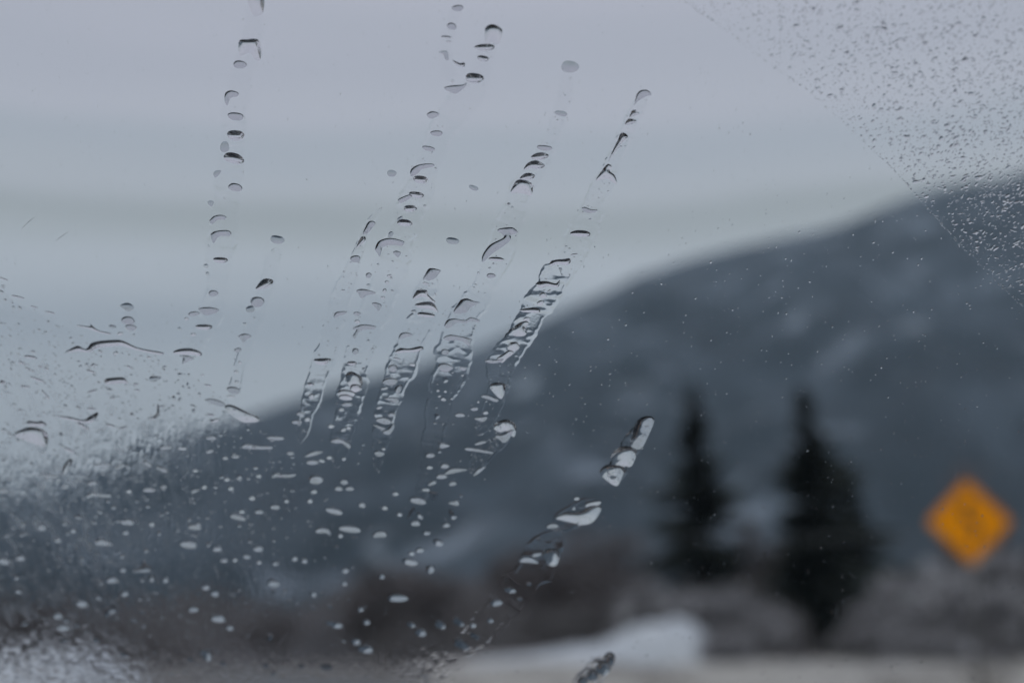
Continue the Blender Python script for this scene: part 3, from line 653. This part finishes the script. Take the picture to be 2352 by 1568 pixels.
   (1755,810,40,28,0,'G'), (1877,780,40,26,0,'G'), (1940,792,42,34,0,'G'), (20,795,82,38,15,'G'), (128,775,58,38,10,'G'), (775,762,34,26,0,'F'), (520,780,30,24,0,'F'), (930,727,36,24,0,'F'), ('F', 835,860, 870,840, 900,820, 915,790, 935,815, 965,830, 950,860, 880,865),
   (782,852,42,28,0,'G'), (712,915,76,40,0,'G'), (905,910,30,28,0,'F'), (965,905,36,46,0,'G'), (1053,915,44,34,10,'G'), (640,930,34,28,0,'F'), (1740,937,82,46,8,'G'), (1742,985,32,26,0,'F'), (1310,963,52,30,5,'G'), (1368,1002,54,36,12,'G'), (1487,1005,34,26,0,'F'),
   (793,1003,50,32,0,'G'), (620,1020,56,34,10,'F'), (940,1028,46,28,0,'F'), (518,1066,82,38,12,'G'), ('F', 665,1140, 668,1090, 700,1075, 745,1105, 700,1135, 680,1155), (905,1115,34,30,0,'F'), (1230,1103,64,32,0,'G'), (1390,1162,96,42,2,'G'), (1463,1220,50,32,12,'G'),
   (850,1170,50,22,0,'F'), (915,1205,34,26,0,'F'), (365,1145,60,36,8,'G'), (420,1170,50,26,0,'F'), (487,1200,40,30,0,'F'), (398,1220,82,34,0,'G'), (155,1190,54,32,-8,'F'), (115,980,60,34,20,'F'), (100,895,44,34,0,'F'), (405,1295,44,34,0,'F'), (610,1295,50,34,8,'F'),
   (2130,475,112,40,15,'G'), ('G', 2010,592, 2050,580, 2105,598, 2102,632, 2080,617, 2020,614), (2170,632,32,28,0,'G'), (2253,648,26,22,0,'F'), (2148,707,30,24,0,'F'), (1995,1005,50,32,25,'G'), (2055,1000,34,26,0,'F'), (1845,1052,36,28,10,'F'), (1993,1088,32,28,0,'F'),
   (2105,1080,34,28,0,'F'), ('G', 2070,1180, 2140,1183, 2187,1205, 2150,1224, 2100,1202), (1718,1275,42,44,0,'F'), ('G', 1270,1370, 1340,1362, 1347,1410, 1320,1432, 1290,1402), (1210,1420,40,30,0,'F'), (1420,1445,44,34,0,'F'), (785,1388,50,30,0,'F'), (1692,1460,46,34,0,'F'),
   (2080,1470,80,38,3,'F'), (1920,1465,40,28,0,'F'), (1740,1510,36,28,0,'F')])]),
]
def ridge_y(x): return np.interp(x, [r[0] for r in RIDGE], [r[1] for r in RIDGE])
def thicken(pts):
    n = len(pts); out = []
    for x, y in pts:
        ys = []
        for i in range(n):
            (x1, y1), (x2, y2) = pts[i], pts[(i + 1) % n]
            if (x1 - x) * (x2 - x) < 0: ys.append(y1 + (y2 - y1) * (x - x1) / (x2 - x1))
        up = [q for q in ys if q < y - .5]; dn = [q for q in ys if q > y + .5]
        if up and not dn:
            th = y - max(up)
            if th < 30: y += min(13, th * .9)
        out.append((x, y))
    return out
rs = random.Random(5)
DR = []
for ti, (desc, regs) in enumerate(TRACKS):
    for reg, items in regs:
        for it in items:
            if isinstance(it[0], str):
                kind = it[0]; c = it[1:]; pts = [conv(reg, c[i], c[i + 1]) for i in range(0, len(c), 2)]
            else:
                x, y, ww, hh, rot, kind = it; a = R(rot); pts = []
                if kind == 'A':
                    if conv(reg, x, y)[1] < ridge_y(conv(reg, x, y)[0]) - 12: kind = 'L'; y -= hh * .17; hh *= .66
                    else: y += hh * .14; hh *= 1.3
                n1 = rs.uniform(0, 6.28); e2 = rs.uniform(.02, .07)
                for k in range(14):
                    t = 6.2832 * k / 14; rr = 1 + e2 * math.sin(2 * t + n1) + .04 * math.sin(3 * t + n1 * 2)
                    sx = math.copysign(abs(math.cos(t)) ** .85, math.cos(t)) * ww / 2 * rr; sy = math.sin(t) * hh / 2 * rr
                    pts.append(conv(reg, x + sx * math.cos(a) - sy * math.sin(a), y + sx * math.sin(a) + sy * math.cos(a)))
            if isinstance(it[0], str) and kind == 'A':
                ar = abs(sum(pts[q - 1][0] * pts[q][1] - pts[q][0] * pts[q - 1][1] for q in range(len(pts)))) / 2
                my = sum(p[1] for p in pts) / len(pts); mx = sum(p[0] for p in pts) / len(pts)
                if my < ridge_y(mx) - 12 and ar / (max(p[0] for p in pts) - min(p[0] for p in pts)) < 17: kind = 'L'
                else: pts = thicken(pts)
            cx = sum(p[0] for p in pts) / len(pts); cyp = sum(p[1] for p in pts) / len(pts)
            wd = max(p[0] for p in pts) - min(p[0] for p in pts); ht = max(p[1] for p in pts) - min(p[1] for p in pts)
            DR.append(dict(t=ti, kind=kind, pts=pts, cx=cx, cy=cyp, w=wd, h=ht, poly=isinstance(it[0], str)))
SHORT = ['the leftmost long water trail', 'the short trail under the lone left oval', 'the tiny trail above the wet edge', '@in the left wet patch', 'the small bead trail at top centre',
         'the long central water trail', 'the narrow trail left of the central one', 'the short thick trail right of centre', 'the trail from the lone oval', 'the long thick trail on the right',
         'the stub over the dark mountain', 'the curved trail at lower centre right', 'the stub at the bottom edge', '@alone between trails', '@over the mountain']
def words(n):
    a = 'zero one two three four five six seven eight nine ten eleven twelve thirteen fourteen fifteen sixteen seventeen eighteen nineteen'.split()
    n = max(0, n)
    return a[n] if n < 20 else 'twenty thirty forty fifty sixty seventy eighty ninety hundred'.split()[n // 10 - 2] + ('-' + a[n % 10] if n % 10 else '')
def ordinal(n):
    wds = ['topmost', 'second', 'third', 'fourth', 'fifth', 'sixth', 'seventh', 'eighth', 'ninth', 'tenth', 'eleventh', 'twelfth']
    return wds[n] if n < 12 else '%d%s' % (n + 1, {1: 'st', 2: 'nd', 3: 'rd'}.get((n + 1) % 10 if n + 1 not in (11, 12, 13) else 0, 'th'))
order = sorted(range(len(DR)), key=lambda i: -DR[i]['w'] * DR[i]['h'])
for r_, i in enumerate(order): DR[i]['rank'] = r_
stuffV, stuffF = [], []
for ti, (desc, regs) in enumerate(TRACKS):
    ds_ = sorted([d for d in DR if d['t'] == ti], key=lambda d: d['cy'])
    for k, d in enumerate(ds_):
        me, cu, cv, area = drop_mesh(d['pts'], d['kind'], rs)
        if d['rank'] >= 300:
            o = len(stuffV); stuffV += [(v.co.x + cu, v.co.y + cv, v.co.z) for v in me.vertices]
            stuffF += [[q + o for q in p.vertices] for p in me.polygons]
            bpy.data.meshes.remove(me); continue
        ob_ = newobj('water_drop', me); ob_.matrix_world = BASIS(onpane(cu, cv, H_DROP))
        asp = d['w'] / max(d['h'], 1)
        size = 'large' if d['w'] > 45 else 'medium' if d['w'] > 24 else 'small'
        shape = ('long sliver' if asp > 3 else 'irregular' if d['poly'] else 'flat oval' if asp > 1.7 else 'round')
        dark = d['cy'] > ridge_y(d['cx'])
        look = 'pale' if dark else {'A': 'dark capped', 'L': 'dark lens shaped', 'B': 'dark grey', 'G': 'grey rimmed', 'F': 'plain grey'}[d['kind']]
        if SHORT[ti][0] == '@':
            lab = '%s %s %s water drop, %s percent across and %s down' % (size, look, shape, words(round(d['cx'] / 23.52)), words(round(d['cy'] / 15.68)))
        else:
            lab = '%s %s %s drop, %s of %s' % (size, look, shape, ordinal(k), SHORT[ti])
        tag(ob_, lab, 'water drop', 'drops in ' + desc)
if stuffV:
    o = newobj('small_water_beads', npmesh('small_water_beads', stuffV, stuffF, M_water)); o.matrix_world = BASIS(onpane(0, 0, H_DROP)); tag(o, 'smallest round water beads between the larger drops', 'water beads', kind='stuff')

# ---- water trails: thin ribbons of water with raised edges, centre line (x, y, half width, waviness)
RIB = [
('leftmost long water trail, from the top edge down to the wet left edge', [(588,-10,20,.5),(575,110,26,.4),(550,180,24,.2),(540,260,30,.3),(535,340,30,.7),(528,400,30,.6),(518,470,30,.3),(508,560,32,.3),(500,640,26,.3),(485,720,28,.4),(460,770,24,.4),(432,825,22,.4)]),
('short water trail below the lone oval drop on the left', [(634,570,14,.1),(618,640,20,.2),(600,700,18,.2),(575,770,16,.2),(550,840,13,.3),(538,905,14,.4)]),
('faint tiny water trail above the wet left edge', [(292,705,12,.1),(298,735,16,.2),(302,765,14,.2)]),
('small faint water trail of beads at top centre', [(1050,12,12,.1),(1037,60,14,.2),(1022,120,16,.2),(1035,190,18,.3)]),
('long central water trail from the round drop near the top down over the mountain', [(1134,62,16,.3),(1112,130,24,.4),(1093,190,26,.5),(1062,240,36,.4),(1015,300,34,.3),(985,370,30,.3),(957,450,34,.4),(930,520,34,.4),(905,590,38,.3),(880,670,36,.2),(850,740,36,.3),(825,820,34,.5),(806,900,32,1.4),(792,960,28,1.1),(780,1030,24,.4),(772,1075,14,.2)]),
('narrow water trail just left of the central one', [(876,478,5,.2),(845,520,11,.5),(825,570,12,.6),(800,640,20,.2),(780,700,24,.2),(757,780,24,.2),(732,860,24,.4),(710,930,20,.8),(695,985,16,.5),(690,1020,8,.2)]),
('short thick water trail right of centre ending over the mountain', [(997,622,16,.2),(975,680,28,1.0),(968,730,30,.8),(940,800,32,.4),(915,860,34,.9),(893,920,28,1.2),(880,980,26,1.0),(868,1040,14,.3),(866,1090,8,.1)]),
('water trail that starts at the lone grey oval right of centre', [(1306,160,19,.05),(1290,250,18,.05),(1262,330,18,.2),(1235,380,22,.6),(1200,430,26,.6),(1175,500,30,.3),(1150,570,32,.2),(1120,640,30,.1),(1082,710,32,.2),(1055,760,42,.5),(1040,830,42,1.0),(1018,890,36,.3),(1000,980,30,.15),(985,1080,24,.1),(960,1160,18,.1)]),
('long thick water trail on the right crossing the mountain edge', [(1482,212,14,.5),(1455,270,17,.9),(1427,330,17,.9),(1397,400,21,.7),(1370,450,26,.3),(1345,520,32,.4),(1312,590,34,.4),(1272,645,34,1.2),(1235,700,34,1.6),(1203,760,34,1.8),(1168,810,34,1.5),(1150,840,34,.5),(1145,890,24,.3),(1125,950,24,.4),(1095,1000,14,.3)]),
('stub of water trail over the dark mountain at centre', [(1168,968,18,.8),(1150,1005,24,1.0),(1115,1035,22,.5),(1085,1085,14,.4)]),
('thick upper end of the curved water trail at lower centre right', [(1487,958,14,.8),(1455,1015,22,1.5),(1418,1082,24,1.8),(1402,1112,16,1.0)]),
('short middle piece of the curved water trail', [(1372,1148,14,.4),(1340,1170,24,.7),(1300,1196,28,.6),(1270,1215,20,.4)]),
('wide faint lower part of the curved water trail running to the bottom slush', [(1290,1215,20,.2),(1262,1255,38,1.2),(1238,1290,42,.5),(1205,1330,42,.1),(1150,1400,38,.1),(1100,1460,32,.4),(1062,1505,26,1.0)]),
('blurred stub of water trail at the bottom edge', [(1402,1505,12,.8),(1380,1530,22,1.4),(1350,1570,30,1.6),(1330,1600,30,1.4)]),
]
def catmull(P, per):
    P = np.array(P, float); out = []
    for i in range(len(P) - 1):
        a, b, c, d = P[max(i - 1, 0)], P[i], P[i + 1], P[min(i + 2, len(P) - 1)]
        for j in range(per):
            t = j / per; out.append(.5 * ((2 * b) + (c - a) * t + (2 * a - 5 * b + 4 * c - d) * t * t + (3 * b - a - 3 * c + d) * t ** 3))
    out.append(P[-1]); return np.array(out)
def gridfaces(ny, nx):
    idx = np.arange(ny * nx).reshape(ny, nx)
    return np.stack([idx[:-1, :-1], idx[:-1, 1:], idx[1:, 1:], idx[1:, :-1]], -1).reshape(-1, 4)
for ri, (lab, pts) in enumerate(RIB):
    C = catmull(pts, 48)
    L0 = np.concatenate([[0], np.cumsum(np.hypot(*(C[1:, :2] - C[:-1, :2]).T))])
    n = int(L0[-1] / 1.7); t = np.linspace(0, L0[-1], n)
    C = np.stack([np.interp(t, L0, C[:, k]) for k in range(4)], 1)
    nx = 33; sv = np.linspace(-1, 1, nx)
    T = np.gradient(C[:, :2], axis=0); T /= np.hypot(T[:, 0], T[:, 1])[:, None]; Nn = np.stack([T[:, 1], -T[:, 0]], 1)
    if Nn[:, 0].mean() < 0: Nn = -Nn
    endf = np.sqrt(np.clip(np.minimum(t, L0[-1] - t) / (C[:, 2].max() * .8), 0, 1))
    wob = 1 + .32 * vn[1](t / 34 + ri * 7, t * 0) + .10 * vn[2](t / 9, t * 0 + ri)
    wob2 = 1 + .32 * vn[3](t / 34 + ri * 7, t * 0) + .10 * vn[4](t / 9, t * 0 + ri)
    hwL = np.maximum(C[:, 2] * endf * wob, .4); hwR = np.maximum(C[:, 2] * endf * wob2, .4)
    px = C[:, None, 0] + Nn[:, None, 0] * np.where(sv < 0, sv[None] * hwL[:, None], sv[None] * hwR[:, None])
    py = C[:, None, 1] + Nn[:, None, 1] * np.where(sv < 0, sv[None] * hwL[:, None], sv[None] * hwR[:, None])
    uv = np.array([pane(a, b) for a, b in zip(px.ravel(), py.ravel())])
    u, v = uv[:, 0].reshape(px.shape), uv[:, 1].reshape(px.shape)
    e = 1 - np.abs(sv)[None]
    brk = np.clip(.9 + 2.2 * np.where(sv[None] < 0, vn[5](t / 17, t * 0 + ri)[:, None], vn[6](t / 17, t * 0 + ri)[:, None]), .12, 1.6)
    base = .00003 * (1 - np.exp(-e / .10)) * np.clip(brk, .4, 1) + .00004 * brk * np.exp(-((e - .16) / .09) ** 2)
    amp = np.where(C[:, 3] < .8, C[:, 3] * 1.35, C[:, 3])[:, None] * np.clip(e / .25, 0, 1)
    x_, y_ = px / 30., py / 17.
    wav = fbm(x_ + ri * 5, y_, 2, ri % 5)
    fine = fbm(px / 3.2, py / 2.6, 2, 3)
    h = base * 1.35 + amp * (.00027 * (np.clip(wav, -.12, 1) + .12) * np.clip(C[:, 3][:, None], .3, 1.4) + .000012 * (fine + .5))
    h = np.clip(h, 0, None) * np.minimum(1, endf[:, None] * 1.5 + .05)
    h[:, 0] = h[:, -1] = 0; h[0] = h[-1] = 0
    cu, cv = float(u.mean()), float(v.mean())
    top = np.stack([u - cu, v - cv, h + 2e-6], -1).reshape(-1, 3)
    ids = np.arange(n * nx).reshape(n, nx)
    bot = np.stack([u - cu, v - cv, h * 0], -1)[:, [0, -1]].reshape(-1, 3)
    f = gridfaces(n, nx)
    a, b, c_ = top[f[10, 0]], top[f[10, 1]], top[f[10, 2]]
    if np.cross(b - a, c_ - a)[2] < 0: f = f[:, ::-1]
    nb = n * nx; bi = nb + np.arange(n * 2).reshape(n, 2)
    fb = np.stack([bi[:-1, 0], bi[1:, 0], bi[1:, 1], bi[:-1, 1]], -1)
    V = np.vstack([top, bot]); a, b, c_ = V[fb[5, 0]], V[fb[5, 1]], V[fb[5, 2]]
    if np.cross(b - a, c_ - a)[2] > 0: fb = fb[:, ::-1]
    me = npmesh('water_trail', V, np.vstack([f, fb]), M_film)
    o = newobj('water_trail', me); o.matrix_world = BASIS(onpane(cu, cv, H_TRACK))
    tag(o, lab, 'water trail', 'wet trails down the windscreen')

# ---- unswept wet areas: uncountable fine water, as real relief
def inpoly(poly, X, Y): return inside(poly, np.stack([X.ravel(), Y.ravel()], 1)).reshape(X.shape)
WET = [(-60, 640), (30, 690), (130, 740), (230, 790), (300, 800), (380, 812), (430, 850), (520, 920), (600, 965), (640, 1010), (700, 1070), (760, 1150), (800, 1240), (840, 1340), (900, 1420), (1000, 1450), (1060, 1500), (1080, 1590), (1085, 1640), (-60, 1640)]
step = 1.9
X, Y = np.meshgrid(np.arange(-70, 1110, step), np.arange(600, 1650, step))
# signed softness to the region edge
P = np.array(smooth_loop(WET, 20)); P = np.array([(p[0], p[1]) for p in P])
ins = inpoly(P, X, Y)
dist = np.full(X.shape, 1e9)
for i in range(0, len(P)):
    a = P[i]; b = P[(i + 1) % len(P)]; ab = b - a; L2 = (ab ** 2).sum() + 1e-9
    tt = np.clip(((X - a[0]) * ab[0] + (Y - a[1]) * ab[1]) / L2, 0, 1)
    dist = np.minimum(dist, np.hypot(X - a[0] - tt * ab[0], Y - a[1] - tt * ab[1]))
dist = np.where(ins, dist, 0)
env = np.clip(dist / 110, 0, 1) ** .7
left = np.clip((900 - X) / 700, .15, 1) * np.clip(1.25 - np.abs(Y - 1000) / 900, .5, 1)
slush = np.clip((Y - 1400) / 110, 0, 1) * np.clip((1100 - X) / 60, 0, 1) * (.25 + np.clip((360 - X) / 120, 0, .9) + np.clip((X - 900) / 60, 0, 1.3))
big = fbm(X / 40, Y / 52, 3, 0); med = fbm(X / 13, Y / 17, 3, 2); strk = fbm(X / 8, Y / 40, 2, 5)
h = env * left * .000042 * (fbm(X / 5.5, Y / 12, 2, 1) + .8) * np.clip((1000 - X) / 500, .2, 1) + (1 + .5 * np.exp(-((Y - 1040) / 90) ** 2) * np.clip((620 - X) / 200, 0, 1)) * env * left * (.000038 * (np.clip(med, -.2, 1) + .2) + .00007 * (big + .6) + .00005 * (strk + .5)) + env * slush * .00008 * (np.clip(med, -.3, 1) + .3)
uv = np.array([pane(a, b) for a, b in zip(X.ravel(), Y.ravel())])
keep = dist > 0
ids = -np.ones(X.size, int)
f = gridfaces(*X.shape); kk = keep.ravel()
f = f[kk[f].all(1)]
used = np.unique(f); ids[used] = np.arange(len(used)); f = ids[f]
V = np.stack([uv[used, 0], uv[used, 1], h.ravel()[used] + 3e-6], 1)
if np.cross(V[f[0, 1]] - V[f[0, 0]], V[f[0, 2]] - V[f[0, 0]])[2] < 0: f = f[:, ::-1]
nV = len(V)
VB = V.copy(); VB[:, 2] = 0
fb = f[:, ::-1] + nV
ecount = {}
M_wet = glassmat('misted_film', (.998, .998, .999), 1.23)
tt_ = M_wet.node_tree; gl = [q for q in tt_.nodes if q.type == 'BSDF_GLASS'][0]
at_ = tt_.nodes.new('ShaderNodeAttribute'); at_.attribute_name = 'wetness'
tcn = tt_.nodes.new('ShaderNodeTexCoord'); nz = tt_.nodes.new('ShaderNodeTexNoise'); nz.inputs['Scale'].default_value = 130; nz.inputs['Detail'].default_value = 4
mpn = tt_.nodes.new('ShaderNodeMapping'); mpn.inputs['Scale'].default_value = (1.7, .85, 1)
tt_.links.new(tcn.outputs['Object'], mpn.inputs[0]); tt_.links.new(mpn.outputs[0], nz.inputs['Vector'])
mr = tt_.nodes.new('ShaderNodeMapRange'); mr.inputs['From Min'].default_value = .35; mr.inputs['From Max'].default_value = .7; mr.inputs['To Min'].default_value = .06; mr.inputs['To Max'].default_value = .34
ml = tt_.nodes.new('ShaderNodeMath'); ml.operation = 'MULTIPLY'
tt_.links.new(nz.outputs[0], mr.inputs[0]); tt_.links.new(mr.outputs[0], ml.inputs[0]); tt_.links.new(at_.outputs['Fac'], ml.inputs[1]); tt_.links.new(ml.outputs[0], gl.inputs['Roughness'])
me = npmesh('wet_film', np.vstack([V, VB]), np.vstack([f, fb]), M_wet)
wa = me.attributes.new('wetness', 'FLOAT', 'POINT'); wv = (env * np.maximum(left, np.minimum(slush * .5, .6))).ravel()[used]; wa.data.foreach_set('value', np.concatenate([wv, wv * 0]).astype(np.float32))
o = newobj('wet_film', me); o.matrix_world = BASIS(onpane(0, 0, H_FIELD))
tag(o, 'rippled film of water and slush over the lower left of the windscreen', 'water film', kind='stuff')

# fine droplets: one dome template, thousands of little copies joined
def dome_template(k=9, rings=(1.0, .93, .72, .38)):
    v = []; f = []
    for r in rings:
        for q in range(k):
            a = 6.2832 * q / k; v.append((r * math.cos(a), r * math.sin(a), 1 - r * r))
    v.append((0, 0, 1)); c = len(v) - 1
    for i in range(len(rings) - 1):
        for q in range(k):
            a0 = i * k + q; a1 = i * k + (q + 1) % k; f += [[a0, a1, a1 + k], [a0, a1 + k, a0 + k]]
    i = (len(rings) - 1) * k
    for q in range(k): f.append([i + q, i + (q + 1) % k, c])
    b = len(v); v += [v[q] for q in range(k)]
    for q in range(1, k - 1): f.append([b, b + q + 1, b + q])
    return np.array(v), np.array(f)
TV, TF = dome_template()
def beads(name, cx, cy, a, b, ang, slope, label):
    """cx, cy photo pixels; a, b half sizes in pixels; dome height from slope"""
    px2m = .36 / 2352
    uv = np.array([pane(x, y) for x, y in zip(cx, cy)]); n = len(cx)
    ca, sa = np.cos(ang)[:, None], np.sin(ang)[:, None]
    x = TV[None, :, 0] * a[:, None] * px2m; y = TV[None, :, 1] * b[:, None] * px2m
    jit = 1 + .16 * np.sin(2 * np.arctan2(TV[:, 1], TV[:, 0])[None] + rng.uniform(0, 6.28, (n, 1))) + .10 * np.sin(3 * np.arctan2(TV[:, 1], TV[:, 0])[None] + rng.uniform(0, 6.28, (n, 1)))
    x = x * jit; y = y * jit
    V = np.zeros((n, len(TV), 3)); V[..., 0] = uv[:, 0:1] + x * ca - y * sa; V[..., 1] = uv[:, 1:2] + x * sa + y * ca
    V[..., 2] = TV[None, :, 2] * (np.minimum(a, b) * px2m * slope / 2)[:, None]
    F = (TF[None] + (np.arange(n) * len(TV))[:, None, None]).reshape(-1, 3)
    me = npmesh(name, V.reshape(-1, 3), F, M_water)
    o = newobj(name, me); o.matrix_world = BASIS(onpane(0, 0, H_FINE)); tag(o, label, 'droplets', kind='stuff')
ARC = [(1555, -10), (1590, 20), (1650, 60), (1750, 140), (1850, 205), (1960, 305), (2060, 400), (2120, 470), (2200, 560), (2290, 650), (2352, 710), (2450, 800)]
ax = np.array([p[0] for p in ARC], float); ay = np.array([p[1] for p in ARC], float)
# upper right corner that the wiper never reaches
n = 12500
cx = rng.uniform(1540, 2420, n); cyy = rng.uniform(-40, 780, n)
arc = np.interp(cx, ax, ay); dd = arc - cyy
dd = dd - 9 * (vn[3](cx / 22, cyy / 22) + .3); kp = (dd > 0) & (rng.random(n) < np.clip(.55 + dd / 500, 0, 1)); cx, cyy, dd = cx[kp], cyy[kp], dd[kp]
n = len(cx); low = np.clip((cyy - 250) / 250, 0, 1)
sz = rng.lognormal(.35, .50, n) * (1 + .15 * low); sz = np.clip(sz, .7, 6.5) * np.clip(.6 + dd / 120, .6, 1)
asp = rng.uniform(1, 2.6, n); ang = np.where(rng.random(n) < .65, rng.normal(.75, .35, n), rng.uniform(-.5, .3, n))
beads('fine_droplets', cx, cyy, sz * np.sqrt(asp), sz / np.sqrt(asp), ang, rng.uniform(.35, .85, n) * (1 + .45 * low), 'dense fine droplets on the unswept upper right corner of the glass')
# long bigger smears there
n = 260
cx = rng.uniform(1700, 2400, n); cyy = rng.uniform(0, 720, n); kp = cyy < np.interp(cx, ax, ay) - 12; cx, cyy = cx[kp], cyy[kp]; n = len(cx)
sz = rng.uniform(2.0, 3.6, n); asp = rng.uniform(2, 5, n)
beads('smeared_droplets', cx, cyy, sz * np.sqrt(asp), sz / np.sqrt(asp), rng.normal(.65, .35, n), rng.uniform(.45, 1.0, n), 'larger smeared droplets among the fine ones in the upper right corner')
# the rim along the wiper's edge
n = 380
tt = rng.uniform(0, len(ARC) - 1, n); cx = np.interp(tt, range(len(ARC)), ax); cyy = np.interp(cx, ax, ay) - np.abs(rng.normal(0, 5, n)); sz = rng.uniform(.6, 1.6, n)
beads('wiper_edge_droplets', cx, cyy, sz * 1.5, sz, rng.normal(-.75, .3, n), rng.uniform(.3, .7, n), 'thin line of droplets along the edge of the wiped arc at upper right')
# specks left on the wiped glass
n = 3500
cx = rng.uniform(-20, 2370, n); cyy = rng.uniform(-20, 1590, n); kp = cyy > np.interp(cx, ax, ay, left=-99); cx, cyy = cx[kp], cyy[kp]; n = len(cx)
dr_ = np.where(cyy > ridge_y(cx), 1, 0)
sz = np.clip(rng.lognormal(.35, .35, n), .6, 2.9) * np.where(dr_ == 1, 1.0, .72)
asp = np.where(dr_ == 1, rng.uniform(1, 1.9, n), rng.uniform(1.5, 4, n))
beads('fine_specks', cx, cyy, sz / np.sqrt(asp), sz * np.sqrt(asp), rng.normal(-.2, .2, n), rng.uniform(.35, 1.0, n), 'tiny specks of water left all over the wiped glass')
# lower left beads
n = 5600
cx = rng.uniform(-30, 1090, n); cyy = rng.uniform(640, 1600, n)
kp = inside(P, np.stack([cx, cyy], 1)); cx, cyy = cx[kp], cyy[kp]
kp = rng.random(len(cx)) < np.clip((1000 - cx) / 800, .18, 1) * np.clip(1.5 - np.abs(cyy - 950) / 500, .25, 1); cx, cyy = cx[kp], cyy[kp]; n = len(cx)
sz = np.clip(rng.lognormal(.75, .42, n), 1, 6)
asp = rng.uniform(.8, 2.4, n)
beads('wet_edge_beads', cx, cyy, sz * np.sqrt(asp), sz / np.sqrt(asp), rng.normal(-.1, .5, n), rng.uniform(.35, .85, n), 'countless small beads over the wet lower left of the windscreen')
# beads within the trails over the mountain
n = 700
tr_ = rng.integers(4, 11, n); cx = np.zeros(n); cyy = np.zeros(n)
for i in range(n):
    pts = RIB[tr_[i]][1]; q = rng.uniform(0, len(pts) - 1); j = int(q); fr = q - j; a, b = pts[j], pts[min(j + 1, len(pts) - 1)]
    cx[i] = a[0] + (b[0] - a[0]) * fr + rng.uniform(-.95, .95) * (a[2] + (b[2] - a[2]) * fr); cyy[i] = a[1] + (b[1] - a[1]) * fr
sz = np.clip(rng.lognormal(.25, .4, n), .7, 3)
beads('trail_beads', cx, cyy, sz * 1.2, sz, rng.normal(0, .5, n), rng.uniform(.4, .8, n), 'tiny beads left inside the water trails')
# hairline scratches in the glass
M_scr = mat('scratch', (.35, .36, .38), .6, [(400, (.25, .26, .28), .4, .7)])
for (a, b, lab) in [((48, 527), (78, 500), 'short fine scratch at the far left of the glass'), ((126, 556), (157, 533), 'short fine scratch just right of the far left one')]:
    ua, va = pane(*a); ub, vb = pane(*b)
    pts = [(ua + (ub - ua) * t - (ua + ub) / 2, va + (vb - va) * t - (va + vb) / 2 + .0002 * math.sin(t * 3), .00002) for t in np.linspace(0, 1, 8)]
    v, f = tube(pts, [.00001, .00004, .00006, .00004, .00007, .00005, .00004, .00001], 5)
    o = newobj('scratch', npmesh('scratch', v, f, M_scr)); o.matrix_world = BASIS(onpane((ua + ub) / 2, (va + vb) / 2, .0002))
    tag(o, lab, 'scratch', 'scratches in the glass')

# ------------------------------------------------------------------ haze
HD_ = 0.00008
bm = bmesh.new(); bmesh.ops.create_cube(bm, size=1)
for v_ in bm.verts:
    v_.co = Vector((v_.co.x * 11400, v_.co.y * 7000 + 1800, -4 + (v_.co.z + .5) * 1130))
me = bpy.data.meshes.new('haze'); bm.to_mesh(me); bm.free()
hz = newobj('haze', me); tag(hz, kind='stuff', label='thin grey winter haze in front of the mountain', cat='haze')
m = bpy.data.materials.new('haze_air'); m.use_nodes = True; t = m.node_tree; t.nodes.clear()
o = t.nodes.new('ShaderNodeOutputMaterial'); pv = t.nodes.new('ShaderNodeVolumePrincipled')
pv.inputs['Color'].default_value = (.62, .82, .96, 1); pv.inputs['Density'].default_value = HD_; pv.inputs['Anisotropy'].default_value = .0
t.links.new(pv.outputs[0], o.inputs['Volume']); me.materials.append(m)
print('DROPS', len(DR), 'RIBBONS', len(RIB))
